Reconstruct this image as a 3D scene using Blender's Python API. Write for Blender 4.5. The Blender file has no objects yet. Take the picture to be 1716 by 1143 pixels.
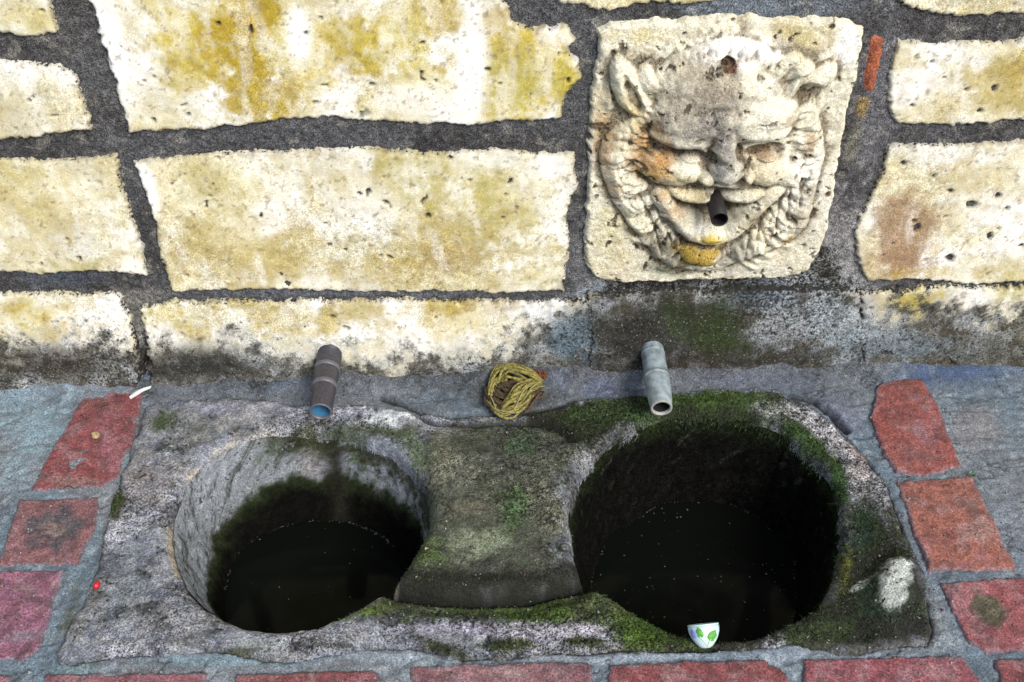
import bpy, math, random
import numpy as np
from mathutils import Matrix, Vector, Euler

random.seed(7)
rng = np.random.default_rng(7)
SC = bpy.context.scene
C = SC.collection

# ------------------------------------------------------------------ camera, sky, sun, exposure
FPX, IW, IH = 1762.0, 1716.0, 1143.0
CAM = Vector((0.0, -1.15, 1.07))
PITCH, ROLL = 41.2, -1.3
cd = bpy.data.cameras.new('camera')
cd.sensor_width = 36.0
cd.lens = 36.0 * FPX / IW
cd.clip_start = 0.01
cd.clip_end = 200.0
cam = bpy.data.objects.new('camera', cd)
C.objects.link(cam)
RM = Matrix.Rotation(math.radians(90 - PITCH), 3, 'X') @ Matrix.Rotation(math.radians(ROLL), 3, 'Z')
cam.matrix_world = Matrix.Translation(CAM) @ RM.to_4x4()
SC.camera = cam

SUN_EL, SUN_AZ = 42.0, 148.0          # azimuth measured clockwise from the wall side (+Y)
world = bpy.data.worlds.new('World')
SC.world = world
world.use_nodes = True
wn = world.node_tree
bg = wn.nodes['Background']
sky = wn.nodes.new('ShaderNodeTexSky')
sky.sky_type = 'NISHITA'
sky.sun_disc = False
sky.sun_elevation = math.radians(SUN_EL)
sky.sun_rotation = math.radians(SUN_AZ)
sky.air_density = 1.0
sky.dust_density = 2.5
wn.links.new(sky.outputs[0], bg.inputs[0])
bg.inputs[1].default_value = 0.15
sl = bpy.data.lights.new('sun', 'SUN')
sl.energy = 2.7
sl.angle = math.radians(24)
sl.color = (1.0, 0.965, 0.90)
sun = bpy.data.objects.new('sun', sl)
C.objects.link(sun)
_e, _a = math.radians(SUN_EL), math.radians(SUN_AZ)
sdir = Vector((math.sin(_a) * math.cos(_e), math.cos(_a) * math.cos(_e), math.sin(_e)))
sun.rotation_euler = sdir.to_track_quat('Z', 'Y').to_euler()
SC.view_settings.view_transform = 'Standard'
SC.view_settings.look = 'None'
SC.view_settings.exposure = 0.26
SC.view_settings.gamma = 1.0
SC.view_settings.use_curve_mapping = False

# ------------------------------------------------------------------ geometry of the place
# wall face: plane y = 0; ledge top: plane z = 0
def ray(px, py):
    return RM @ Vector(((px - IW / 2) / FPX, -(py - IH / 2) / FPX, -1.0))
def on_wall(px, py, h=0.0):
    d = ray(px, py); t = (-h - CAM.y) / d.y
    return (CAM.x + d.x * t, CAM.z + d.z * t)
def on_ledge(px, py, z=0.0):
    d = ray(px, py); t = (z - CAM.z) / d.z
    return (CAM.x + d.x * t, CAM.y + d.y * t)
def wl(pts, h=0.0): return [on_wall(x, y, h) for x, y in pts]
def lg(pts, z=0.0): return [on_ledge(x, y, z) for x, y in pts]

# ------------------------------------------------------------------ numpy helpers
def _h(ix, iy, s):
    n = (ix.astype(np.int64) * 374761393 + iy.astype(np.int64) * 668265263 + s * 1442695041) & 0xffffffff
    n = ((n ^ (n >> 13)) * 1274126177) & 0xffffffff
    n = n ^ (n >> 16)
    return (n & 0xffff) / 65535.0
def vnoise(x, y, s=0):
    ix = np.floor(x); iy = np.floor(y); fx = x - ix; fy = y - iy
    fx = fx * fx * (3 - 2 * fx); fy = fy * fy * (3 - 2 * fy)
    a = _h(ix, iy, s); b = _h(ix + 1, iy, s); c = _h(ix, iy + 1, s); d = _h(ix + 1, iy + 1, s)
    return (a + (b - a) * fx) * (1 - fy) + (c + (d - c) * fx) * fy
def fbm(x, y, f, o=4, s=0, g=0.5):
    t = np.zeros_like(x); a = 1.0; w = 0.0
    for k in range(o):
        c, sn = math.cos(k * 1.3 + .4), math.sin(k * 1.3 + .4)
        t += a * vnoise((x * c - y * sn) * f + 17.3 * k, (x * sn + y * c) * f + 5.1 * k, s + k)
        w += a; a *= g; f *= 2.03
    return t / w                      # 0..1, mean .5
def sst(a, b, x):
    t = np.clip((x - a) / (b - a), 0, 1)
    return t * t * (3 - 2 * t)
def chaikin(p, n=2):
    p = np.array(p, float)
    for _ in range(n):
        q = np.roll(p, -1, 0)
        p = np.stack([p * .78 + q * .22, p * .22 + q * .78], 1).reshape(-1, 2)
    return p
def sdpoly(x, y, poly):
    poly = np.asarray(poly); n = len(poly)
    best = np.full(x.shape, 1e9); ins = np.zeros(x.shape, bool)
    for i in range(n):
        x0, y0 = poly[i]; x1, y1 = poly[(i + 1) % n]
        dx, dy = x1 - x0, y1 - y0; L = dx * dx + dy * dy + 1e-12
        t = np.clip(((x - x0) * dx + (y - y0) * dy) / L, 0, 1)
        best = np.minimum(best, (x - x0 - t * dx) ** 2 + (y - y0 - t * dy) ** 2)
        if y0 != y1:
            cr = ((y0 > y) != (y1 > y)) & (x < (x1 - x0) * (y - y0) / (y1 - y0) + x0)
            ins ^= cr
    d = np.sqrt(best)
    return np.where(ins, d, -d)
def dline(x, y, pts):
    best = np.full(x.shape, 1e9)
    for i in range(len(pts) - 1):
        x0, y0 = pts[i]; x1, y1 = pts[i + 1]
        dx, dy = x1 - x0, y1 - y0; L = dx * dx + dy * dy + 1e-12
        t = np.clip(((x - x0) * dx + (y - y0) * dy) / L, 0, 1)
        best = np.minimum(best, (x - x0 - t * dx) ** 2 + (y - y0 - t * dy) ** 2)
    return np.sqrt(best)

def blobmask(u, v, plane, b, h=0.0):
    """soft, ragged ellipse: centre and radii read off the photograph, put on its plane in metres"""
    px, py, rx, ry, rot = b[:5]
    c = np.array(plane(px, py, h)); a = math.radians(rot)
    ex = np.array(plane(px + rx * math.cos(a), py + rx * math.sin(a), h)) - c
    ey = np.array(plane(px - ry * math.sin(a), py + ry * math.cos(a), h)) - c
    M = np.linalg.inv(np.array([ex, ey]).T)
    du, dv = u - c[0], v - c[1]
    return np.sqrt((M[0, 0] * du + M[0, 1] * dv) ** 2 + (M[1, 0] * du + M[1, 1] * dv) ** 2)
def mixc(col, m, c):
    m = m[..., None]
    return col * (1 - m) + np.array(c) * m
def paint(col, u, v, plane, blobs, n, seed=0):
    """blob: px,py,rx,ry,rot,colour,strength,softness,raggedness"""
    for i, b in enumerate(blobs):
        if not isinstance(b[0], list) and b[5] in (YEL, TAN, OLV): b = (b[0], b[1], b[2] * 1.25, b[3] * 1.25, b[4], b[5], min(1, b[6] * 1.25), b[7] * 1.1, b[8] * 1.2)
        if isinstance(b[0], list):                 # (outline, colour, strength, softness m, raggedness m)
            d = sdpoly(u, v, np.array([plane(x, y) for x, y in b[0]]))
            col = mixc(col, np.clip(.5 + (d + (n - .5) * 2.2 * b[4]) / b[3], 0, 1) * b[2], b[1]); continue
        r = blobmask(u, v, plane, b)
        m = np.clip((1 - r + (n - .5) * b[8] * 2.2) / b[7], 0, 1) * b[6]
        col = mixc(col, m, b[5])
    return col

def put_mesh(name, verts, faces, mat, parent=None, col=None, msk=None, smooth=True):
    me = bpy.data.meshes.new(name)
    verts = np.ascontiguousarray(verts, np.float32); faces = np.ascontiguousarray(faces, np.int32)
    k = faces.shape[1]
    me.vertices.add(len(verts)); me.vertices.foreach_set('co', verts.ravel())
    me.loops.add(faces.size); me.loops.foreach_set('vertex_index', faces.ravel())
    me.polygons.add(len(faces)); me.polygons.foreach_set('loop_start', np.arange(0, faces.size, k, dtype=np.int32))
    me.update(calc_edges=True)
    me.polygons.foreach_set('use_smooth', np.full(len(faces), smooth))
    if col is not None:
        a = me.attributes.new('Col', 'FLOAT_COLOR', 'POINT')
        a.data.foreach_set('color', np.concatenate([col, np.ones((len(col), 1))], 1).astype(np.float32).ravel())
    if msk is not None:
        a = me.attributes.new('Msk', 'FLOAT_COLOR', 'POINT')
        a.data.foreach_set('color', np.concatenate([msk, np.ones((len(msk), 1))], 1).astype(np.float32).ravel())
    me.materials.append(mat)
    o = bpy.data.objects.new(name, me); C.objects.link(o)
    if parent is not None: o.parent = parent
    return o
def grid_faces(nu, nv, keep=None, flip=False):
    i = np.arange(nu * nv).reshape(nv, nu)
    a, b, c, d = i[:-1, :-1], i[:-1, 1:], i[1:, 1:], i[1:, :-1]
    f = np.stack([a, b, c, d] if not flip else [a, d, c, b], -1).reshape(-1, 4)
    if keep is not None:
        k = keep.ravel(); f = f[k[f].all(1)]
    return f
def compact(verts, faces, *arrs):
    used = np.zeros(len(verts), bool); used[faces.ravel()] = True
    idx = np.cumsum(used) - 1
    return (verts[used], idx[faces]) + tuple(a[used] for a in arrs)

def tag(o, label=None, cat=None, group=None, kind=None):
    if label: o['label'] = label
    if cat: o['category'] = cat
    if group: o['group'] = group
    if kind: o['kind'] = kind
    return o
def empty(name, loc=(0, 0, 0)):
    o = bpy.data.objects.new(name, None); o.empty_display_size = .05
    o.location = loc; C.objects.link(o); return o

# ------------------------------------------------------------------ materials
def nd(nt, t, **kw):
    n = nt.nodes.new(t)
    for k, v in kw.items(): setattr(n, k, v)
    return n
def weathered(name, grain=420., rough=.9, spec=.25, bump=.35, bdist=.002, tint=None):
    """Col = the stone's own colour; Msk.r = strength of the light/dark grit, .g = black speckling, .b = pale crust flecks"""
    m = bpy.data.materials.new(name); m.use_nodes = True; nt = m.node_tree; L = nt.links.new
    bs = nt.nodes['Principled BSDF']; bs.inputs['Specular IOR Level'].default_value = spec
    col = nd(nt, 'ShaderNodeAttribute', attribute_name='Col')
    msk = nd(nt, 'ShaderNodeAttribute', attribute_name='Msk')
    sep = nd(nt, 'ShaderNodeSeparateColor'); L(msk.outputs['Color'], sep.inputs[0])
    geo = nd(nt, 'ShaderNodeNewGeometry')
    def noise(scale, detail=3, rough_=.6):
        n = nd(nt, 'ShaderNodeTexNoise'); n.inputs['Scale'].default_value = scale
        n.inputs['Detail'].default_value = detail; n.inputs['Roughness'].default_value = rough_
        L(geo.outputs['Position'], n.inputs['Vector']); return n.outputs['Fac']
    def rng_(inp, a, b, c, d):
        r = nd(nt, 'ShaderNodeMapRange'); L(inp, r.inputs[0])
        for k, v in zip((1, 2, 3, 4), (a, b, c, d)): r.inputs[k].default_value = v
        return r.outputs[0]
    def math_(op, a, b):
        r = nd(nt, 'ShaderNodeMath', operation=op)
        for k, v in ((0, a), (1, b)):
            if isinstance(v, (int, float)): r.inputs[k].default_value = v
            else: L(v, r.inputs[k])
        return r.outputs[0]
    def mix(fac, a, b, mode='MIX'):
        r = nd(nt, 'ShaderNodeMix', data_type='RGBA', blend_type=mode)
        for k, v in ((0, fac), (6, a), (7, b)):
            if isinstance(v, (int, float)): r.inputs[k].default_value = v
            elif isinstance(v, tuple): r.inputs[k].default_value = (*v, 1)
            else: L(v, r.inputs[k])
        return r.outputs[2]
    g1 = noise(grain, 2, .7); g2 = noise(grain * .22, 4, .65); g3 = noise(grain * .5, 3, .7)
    # grit: multiplies the colour between about .3 and 2
    gr = rng_(g1, .38, .63, .10, 1.95)
    gr2 = rng_(g2, .36, .66, .5, 1.5)
    gm = math_('MULTIPLY', gr, gr2)
    one = math_('ADD', math_('MULTIPLY', math_('SUBTRACT', gm, 1.0), sep.outputs[0]), 1.0)
    comb = nd(nt, 'ShaderNodeCombineColor')
    for k in range(3): L(one, comb.inputs[k])
    c1 = mix(1.0, col.outputs['Color'], comb.outputs[0], 'MULTIPLY')
    # black specks
    th = math_('SUBTRACT', g3, math_('SUBTRACT', .78, math_('MULTIPLY', sep.outputs[1], .42)))
    sp = math_('MULTIPLY', rng_(th, 0, .03, 0, 1), rng_(sep.outputs[1], 0.0, .05, 0, 1))
    c2 = mix(sp, c1, (.025, .024, .022))
    # pale flecks
    g4 = noise(grain * .62, 2, .6)
    th2 = math_('SUBTRACT', g4, math_('SUBTRACT', .76, math_('MULTIPLY', sep.outputs[2], .3)))
    sp2 = math_('MULTIPLY', rng_(th2, 0, .04, 0, 1), rng_(sep.outputs[2], 0.0, .05, 0, 1))
    pale = mix(.65, col.outputs['Color'], (.46, .48, .48))
    c3 = mix(math_('MULTIPLY', sp2, .8), c2, pale)
    if tint: c3 = mix(1.0, c3, tint, 'MULTIPLY')
    L(c3, bs.inputs['Base Color'])
    bs.inputs['Roughness'].default_value = rough
    bp = nd(nt, 'ShaderNodeBump'); bp.inputs['Strength'].default_value = bump; bp.inputs['Distance'].default_value = bdist
    hh = math_('ADD', math_('MULTIPLY', g1, .6), math_('SUBTRACT', math_('MULTIPLY', g2, 1.6), math_('MULTIPLY', sp, .5)))
    L(hh, bp.inputs['Height']); L(bp.outputs[0], bs.inputs['Normal'])
    return m
def plain(name, color, rough=.6, spec=.4, metal=0., bump=.0, scale=300., var=.0, dark=(0, 0, 0)):
    m = bpy.data.materials.new(name); m.use_nodes = True; nt = m.node_tree; L = nt.links.new
    bs = nt.nodes['Principled BSDF']; bs.inputs['Specular IOR Level'].default_value = spec
    bs.inputs['Roughness'].default_value = rough; bs.inputs['Metallic'].default_value = metal
    geo = nd(nt, 'ShaderNodeNewGeometry')
    n = nd(nt, 'ShaderNodeTexNoise'); n.inputs['Scale'].default_value = scale; n.inputs['Detail'].default_value = 5
    L(geo.outputs['Position'], n.inputs['Vector'])
    r = nd(nt, 'ShaderNodeMapRange'); L(n.outputs['Fac'], r.inputs[0])
    for k, v in zip((1, 2, 3, 4), (.38, .66, 0, var)): r.inputs[k].default_value = v
    mx = nd(nt, 'ShaderNodeMix', data_type='RGBA'); L(r.outputs[0], mx.inputs[0])
    mx.inputs[6].default_value = (*color, 1); mx.inputs[7].default_value = (*dark, 1)
    L(mx.outputs[2], bs.inputs['Base Color'])
    if bump:
        bp = nd(nt, 'ShaderNodeBump'); bp.inputs['Strength'].default_value = bump; bp.inputs['Distance'].default_value = .001
        L(n.outputs['Fac'], bp.inputs['Height']); L(bp.outputs[0], bs.inputs['Normal'])
    return m
M_STONE = weathered('limestone', 520, .92, .15, .45, .0016)
M_MORTAR = weathered('dark_mortar', 600, .95, .1, .9, .003)
M_CEMENT = weathered('cement', 520, .85, .3, .6, .0022)
M_BRICK = weathered('red_brick', 420, .8, .3, .5, .0018)
M_BASIN = weathered('basin_stone', 430, .88, .25, .9, .003)
M_BOWL = weathered('wet_algae', 430, 1., .03, .6, .003)
M_MASK = weathered('carved_stone', 520, .9, .2, .5, .0018)

# ------------------------------------------------------------------ the wall
PW = on_wall
OCH = (.40, .29, .035); YEL = (.52, .43, .07); TAN = (.45, .37, .15); OLV = (.42, .37, .12)
WHT = (.90, .90, .88); BRN = (.30, .19, .11); BLU = (.26, .33, .38)
WALL_BLOBS = [
    (110, 40, 60, 40, 0, YEL, .25, .8, .8), (20, 30, 40, 30, 0, YEL, .3, .8, .8),
    (380, 60, 105, 120, 8, YEL, .85, .6, 1.0), (395, 50, 75, 100, 5, OCH, .95, .5, 1.1), (415, 150, 80, 60, 20, OCH, .8, .5, 1.1),
    (480, 150, 40, 50, 0, OCH, .5, .6, 1.2), (440, 15, 30, 40, 0, OCH, .8, .5, 1),
    (590, 70, 45, 90, 5, OCH, .75, .6, 1.4), (610, 100, 40, 35, 0, OCH, .8, .5, 1.2), (660, 50, 110, 70, 0, YEL, .6, .8, 1.3),
    (740, 35, 40, 60, 0, OCH, .55, .6, 1.3), (640, 160, 120, 50, 0, YEL, .35, .8, 1.3), (300, 130, 60, 80, 0, TAN, .25, .8, 1.),
    (830, 25, 45, 55, 0, OCH, .6, .6, 1.1), (900, 120, 75, 90, 0, YEL, .95, .5, .9), (900, 60, 70, 40, 0, OCH, .4, .6, 1.2), (870, 130, 60, 40, 0, OLV, .5, .5, 1.2),
    (790, 110, 30, 120, 3, WHT, .9, .6, .6), (500, 50, 28, 70, 0, WHT, .9, .6, .6), (190, 90, 35, 130, -14, WHT, .9, .6, .5), (700, 165, 90, 35, 0, WHT, .6, .7, .9),
    (100, 380, 120, 70, 0, TAN, .45, .9, 1.2), (40, 300, 70, 30, 0, OLV, .3, .8, 1.), (160, 430, 80, 40, 0, OLV, .4, .8, 1.2), (50, 150, 90, 50, 0, TAN, .2, .9, 1.),
    (370, 430, 150, 65, 0, TAN, .65, .8, 1.), (340, 310, 60, 50, 0, OLV, .4, .7, 1.), (520, 440, 120, 45, 0, TAN, .6, .7, 1.1),
    (740, 410, 130, 75, -8, TAN, .9, .8, 1.), (760, 430, 60, 35, 0, BRN, .35, .8, 1.2), (700, 300, 110, 50, 0, OLV, .6, .8, 1.2), (860, 350, 90, 70, 0, OLV, .35, .9, 1.2), (560, 300, 80, 40, 0, TAN, .3, .8, 1.2),
    (250, 310, 22, 60, -15, WHT, .9, .6, .5), (620, 350, 70, 50, 0, WHT, .45, .8, 1.), (920, 280, 40, 30, 0, WHT, .7, .7, .8), (480, 350, 60, 35, 0, WHT, .35, .8, 1.),
    (1690, 130, 60, 70, 0, TAN, .75, .7, 1.1), (1710, 110, 30, 50, 0, OCH, .5, .7, 1.1), (1590, 150, 50, 40, 0, TAN, .25, .9, 1.),
    (1510, 400, 75, 95, -15, BRN, .85, .55, .8), (1520, 440, 60, 35, 0, BRN, .6, .6, .9), (1610, 300, 60, 40, 0, TAN, .4, .9, 1.1), (1560, 455, 90, 16, 0, OCH, .5, .7, 1.), (1690, 440, 50, 40, 0, TAN, .4, .8, 1.),
    (1640, 10, 60, 20, 0, TAN, .3, .8, 1.),
    (60, 525, 60, 30, 0, YEL, .5, .7, 1.2), (110, 545, 70, 25, 0, OCH, .45, .6, 1.3), (110, 510, 15, 10, 0, OCH, .6, .6, .6), (20, 510, 30, 22, 0, OCH, .6, .6, .9),
    (270, 520, 60, 22, 0, YEL, .5, .7, 1.2), (370, 520, 70, 30, 0, TAN, .4, .8, 1.2), (500, 530, 70, 30, 0, TAN, .6, .8, 1.2), (620, 520, 90, 25, 0, TAN, .65, .7, 1.2), (740, 508, 60, 14, 0, OCH, .55, .7, 1.1), (840, 510, 50, 20, 0, BRN, .3, .8, 1.1),
    (1530, 500, 55, 28, 0, YEL, .75, .6, 1.2), (1640, 505, 40, 30, 0, WHT, .6, .7, 1.), (1700, 490, 30, 30, 0, OLV, .5, .7, 1.), (1450, 500, 40, 30, 0, (.33, .25, .25), .5, .8, 1.),
]
def crust(u, v, col, msk, n1, n2):
    # black algae crust climbing from the ledge
    top = np.interp(u, [on_wall(0, 560)[0], on_wall(250, 560)[0], on_wall(450, 560)[0], on_wall(620, 560)[0], on_wall(850, 560)[0], on_wall(960, 560)[0], on_wall(1050, 560)[0], on_wall(1350, 560)[0], on_wall(1450, 560)[0], on_wall(1716, 560)[0]],
                    [.095, .085, .080, .052, .070, .12, .22, .21, .12, .095])
    g = v - top + (n1 - .5) * .11 + (n2 - .5) * .09
    cr = sst(.022, -.028, g)
    crc = mixc(np.zeros(u.shape + (3,)) + np.array((.035, .033, .028)), sst(.42, .7, n2) * .8, (.16, .17, .16))
    crc = mixc(crc, sst(.5, .7, fbm(u, v, 30, 4, 77)) * .7, (.27, .29, .31))
    col = col * (1 - cr[..., None] * .93) + crc * cr[..., None] * .93
    greybl = sst(.06, -.02, g) * (1 - cr) * sst(.40, .62, n1)
    col = mixc(col, greybl * .6, (.38, .41, .43))
    msk[..., 0] += cr * .55; msk[..., 1] += sst(.07, -.03, g) * .40; msk[..., 2] += cr * .28
    nn = .6 * n1 + .4 * n2
    for b in [(1120, 555, 230, 80, 0, (.018, .017, .015), .9, .7, 1.0), (1250, 590, 130, 30, 0, (.022, .022, .016), .8, .7, 1.2), (1080, 590, 120, 30, 0, (.015, .014, .012), .8, .7, 1.1), (1600, 570, 150, 28, 0, (.09, .095, .09), .7, .7, 1.3), (1200, 545, 90, 55, 0, (.030, .046, .012), .7, .9, 1.6), (1130, 510, 50, 20, 0, (.03, .04, .015), .5, .9, 1.6), (330, 600, 120, 30, 0, (.02, .02, .016), .8, .6, 1.2), (90, 600, 140, 30, 0, (.03, .022, .015), .7, .6, 1.2), (1130, 600, 220, 30, 0, (.05, .04, .032), .5, .7, 1.),
              (950, 555, 60, 50, 0, (.10, .15, .19), .7, .6, 1.1), (1380, 520, 90, 45, 10, (.34, .40, .44), .6, .7, 1.3), (1290, 500, 70, 25, 0, (.12, .15, .19), .6, .7, 1.),
              (1490, 570, 120, 35, 0, (.13, .17, .20), .55, .7, 1.2), (900, 520, 60, 20, 0, (.5, .55, .6), .4, .7, 1.)]:
        r = blobmask(u, v, PW, b); m = np.clip((1 - r + (nn - .5) * b[8] * 2.2) / b[7], 0, 1) * b[6]
        col = mixc(col, m, b[5])
    # rusty algae right at the foot of the wall on the left
    ft = sst(.022, .004, v) * sst(on_wall(330, 600)[0], on_wall(200, 600)[0], u) * sst(.4, .55, n1)
    col = mixc(col, ft * .8, (.09, .03, .018))
    return col, msk
def wall_surface(u, v, base, seed, dark=0.0):
    """stone colour + grit for a point of the wall face (u = x, v = height)"""
    n1 = fbm(u, v, 22, 5, 3, .6); n2 = fbm(u, v, 75, 4, 9, .62); n0 = fbm(u, v, 7, 4, seed)
    col = np.empty(u.shape + (3,)); col[:] = base
    col *= (.86 + .3 * n0)[..., None]
    nb = fbm(u, v, 6.5, 4, 99, .55)
    col = mixc(col, sst(.44, .62, nb) * .55, (.62, .56, .31)); col = mixc(col, sst(.58, .74, nb) * .5, (.50, .41, .16))
    n5 = fbm(u, v, 38, 5, seed + 40, .7); n6 = np.abs(fbm(u, v, 17, 4, seed + 41) - .5)
    col = mixc(col, sst(.42, .66, n1) * .60, (.62, .56, .34))
    col = mixc(col, sst(.50, .68, n5) * .45, (.50, .43, .20))
    col = mixc(col, sst(.52, .70, n2) * .30, (.42, .34, .2))
    col = mixc(col, sst(.022, .0, n6) * .28 * sst(.4, .6, n5), (.36, .31, .16))
    col = mixc(col, sst(.60, .74, fbm(u, v, 11, 4, seed + 43)) * .35, (.50, .50, .46))
    nn = .6 * n1 + .4 * n2
    col = paint(col, u, v, PW, WALL_BLOBS, nn)
    hs = fbm(u, v, 48, 5, 77, .72)                       # the stains are broken up by paler pores and darker veins
    yl = np.clip((col[..., 0] - col[..., 2] - .18) * 4, 0, 1)
    col = mixc(col, yl * sst(.52, .70, hs) * .55, (.28, .20, .05)); col = mixc(col, yl * sst(.46, .30, hs) * .5, (.74, .71, .55))
    # chalky streaks running down
    st = fbm(u, v * .25, 60, 3, 21)
    col = mixc(col, sst(.55, .8, st) * .35, (.88, .87, .82))
    # rusty / earthy pores
    n3 = fbm(u, v, 210, 3, 5)
    col = mixc(col, sst(.68, .76, n3) * .6, (.22, .16, .09))
    msk = np.zeros(u.shape + (3,))
    msk[..., 0] = .13 + .22 * sst(.4, .7, n0); msk[..., 1] = .08 + .22 * n1 * sst(.4, .65, n0); msk[..., 2] = .05
    col, msk = crust(u, v, col, msk, n1, n2)
    return col, msk

wall = empty('stone_wall', (0, 0, 0))
tag(wall, 'wall of cream yellow-stained stone blocks with thick dark mortar joints behind the basins', 'wall')

PORES = [(1627, 341, 9, 6, -20), (1672, 326, 6, 5, 0), (1656, 394, 4, 6, 20), (1590, 430, 7, 7, 0), (1535, 380, 6, 9, 30), (1512, 272, 4, 4, 0), (1665, 146, 6, 4, -30), (1640, 183, 5, 4, 0), (1617, 148, 3, 3, 0), (1560, 102, 4, 3, 0), (1527, 175, 4, 3, 0), (1600, 71, 4, 3, 0), (1530, 368, 4, 4, 0), (1686, 347, 3, 3, 0), (1580, 128, 3, 2, 0)]
def nonuni(lo, hi, a, b, fine, coarse):
    return np.unique(np.concatenate([np.arange(lo, a, coarse), np.arange(a, b, fine), np.arange(b, hi + coarse, coarse)]).round(5))
def block(name, poly, base, seed, proud=.0045, res=.0022, rag=1.0, rnd=.0045, label=None, bulge=.0):
    poly = np.array(poly, float)
    lo, hi = poly.min(0) - .012, poly.max(0) + .012
    lo[1] = max(lo[1], -.01)
    U = np.arange(lo[0], hi[0], res); V = np.arange(lo[1], hi[1], res)
    u, v = np.meshgrid(U, V)
    sd = sdpoly(u, v, poly)
    sd = sd + ((fbm(u, v, 130, 4, seed + 1, .65) - .5) * .013 + (fbm(u, v, 26, 2, seed + 2) - .5) * .008) * rag
    t = np.clip(sd / rnd, 0, 1)
    h = proud * np.sqrt(np.clip(1 - (1 - t) ** 2, 0, 1)) + np.minimum(sd, 0) * 2.5
    h += t * ((fbm(u, v, 9, 3, seed + 3) - .5) * .009 + (fbm(u, v, 60, 4, seed + 4) - .5) * .0020)
    pit = sst(.83, .87, fbm(u, v, 85, 2, seed + 8)) * t * sst(.3, .6, fbm(u, v, 14, 2, seed + 9))
    if seed in (50 + 11 * 7, 50 + 11 * 8):
        for b in PORES: pit = np.maximum(pit, np.clip((1.1 - blobmask(u, v, PW, b) + (fbm(u, v, 160, 2, 4) - .5)) * 3, 0, 1) * t)
    h -= pit * .006
    if bulge: h += bulge * t * sst(.14, 0, v) * (.5 + fbm(u, v, 20, 4, seed + 6))
    col, msk = wall_surface(u, v, base, seed)
    col = mixc(col, pit * .9, (.05, .045, .035))
    edge = sst(.006, -.001, sd)
    col = mixc(col, edge * .5, (.10, .09, .075))
    msk[..., 1] += edge * .5
    keep = sd > -.006
    P = np.stack([u, -h, v], -1).reshape(-1, 3)
    f = grid_faces(len(U), len(V), keep)
    P, f, cc, mm = compact(P, f, col.reshape(-1, 3), msk.reshape(-1, 3))
    o = put_mesh(name, P, f, M_STONE, wall, cc, mm)
    if label: o['label'] = label
    return o

# mortar: one sheet, fine where the photograph looks, coarse beyond
U = nonuni(-3.2, 3.2, -.78, .80, .003, .05); V = nonuni(-.02, 2.6, -.02, .66, .003, .05)
u, v = np.meshgrid(U, V)
h = (fbm(u, v, 14, 4, 31) - .5) * .006 + (fbm(u, v, 130, 3, 33, .7) - .5) * .005 - .0008
n1 = fbm(u, v, 16, 4, 40); n2 = fbm(u, v, 80, 4, 41)
col = np.empty(u.shape + (3,)); col[:] = (.062, .061, .062)
col *= (.7 + .6 * n1)[..., None]
col = mixc(col, sst(.52, .70, n2) * .5, (.13, .125, .125)); col = mixc(col, sst(.50, .66, fbm(u, v, 7, 4, 44)) * .5, (.11, .115, .125)); col = mixc(col, sst(.62, .72, fbm(u, v, 45, 4, 45, .7)) * .5, (.24, .23, .20))
_bl = [(1250, 10, 190, 28, 0, (.17, .20, .235), .8, .7, .8), (1420, 420, 75, 110, 15, (.25, .245, .25), .95, .9, .9), (980, 440, 45, 90, 0, (.17, .17, .18), .7, .8, .8), (1465, 190, 45, 170, 12, (.17, .17, .185), .75, .8, .9),
       (230, 500, 80, 25, 0, (.22, .21, .19), .7, .7, 1.), (600, 492, 380, 10, 0, (.13, .14, .16), .8, .7, .7), (1010, 490, 60, 18, 0, (.35, .42, .50), .8, .7, .8), (1200, 480, 200, 15, 0, (.20, .23, .26), .7, .8, 1.), (150, 90, 50, 110, -14, (.10, .10, .10), .6, .8, 1.),
       (235, 560, 30, 70, -15, (.20, .20, .18), .7, .7, .8), (120, 465, 100, 20, 0, (.07, .09, .12), .6, .8, 1.), (1445, 180, 14, 28, 12, (.30, .20, .05), .7, .6, 1.), (1430, 240, 14, 60, 12, (.17, .16, .11), .6, .7, 1.)]
col = paint(col, u, v, PW, _bl, .6 * n1 + .4 * n2)
msk = np.zeros(u.shape + (3,)); msk[..., 0] = .75; msk[..., 1] = .15; msk[..., 2] = .12
col, msk = crust(u, v, col, msk, fbm(u, v, 22, 5, 3, .6), fbm(u, v, 75, 4, 9, .62))
P = np.stack([u, -h, v], -1).reshape(-1, 3)
put_mesh('mortar', P, grid_faces(len(U), len(V)), M_MORTAR, wall, col.reshape(-1, 3), msk.reshape(-1, 3))

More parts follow.
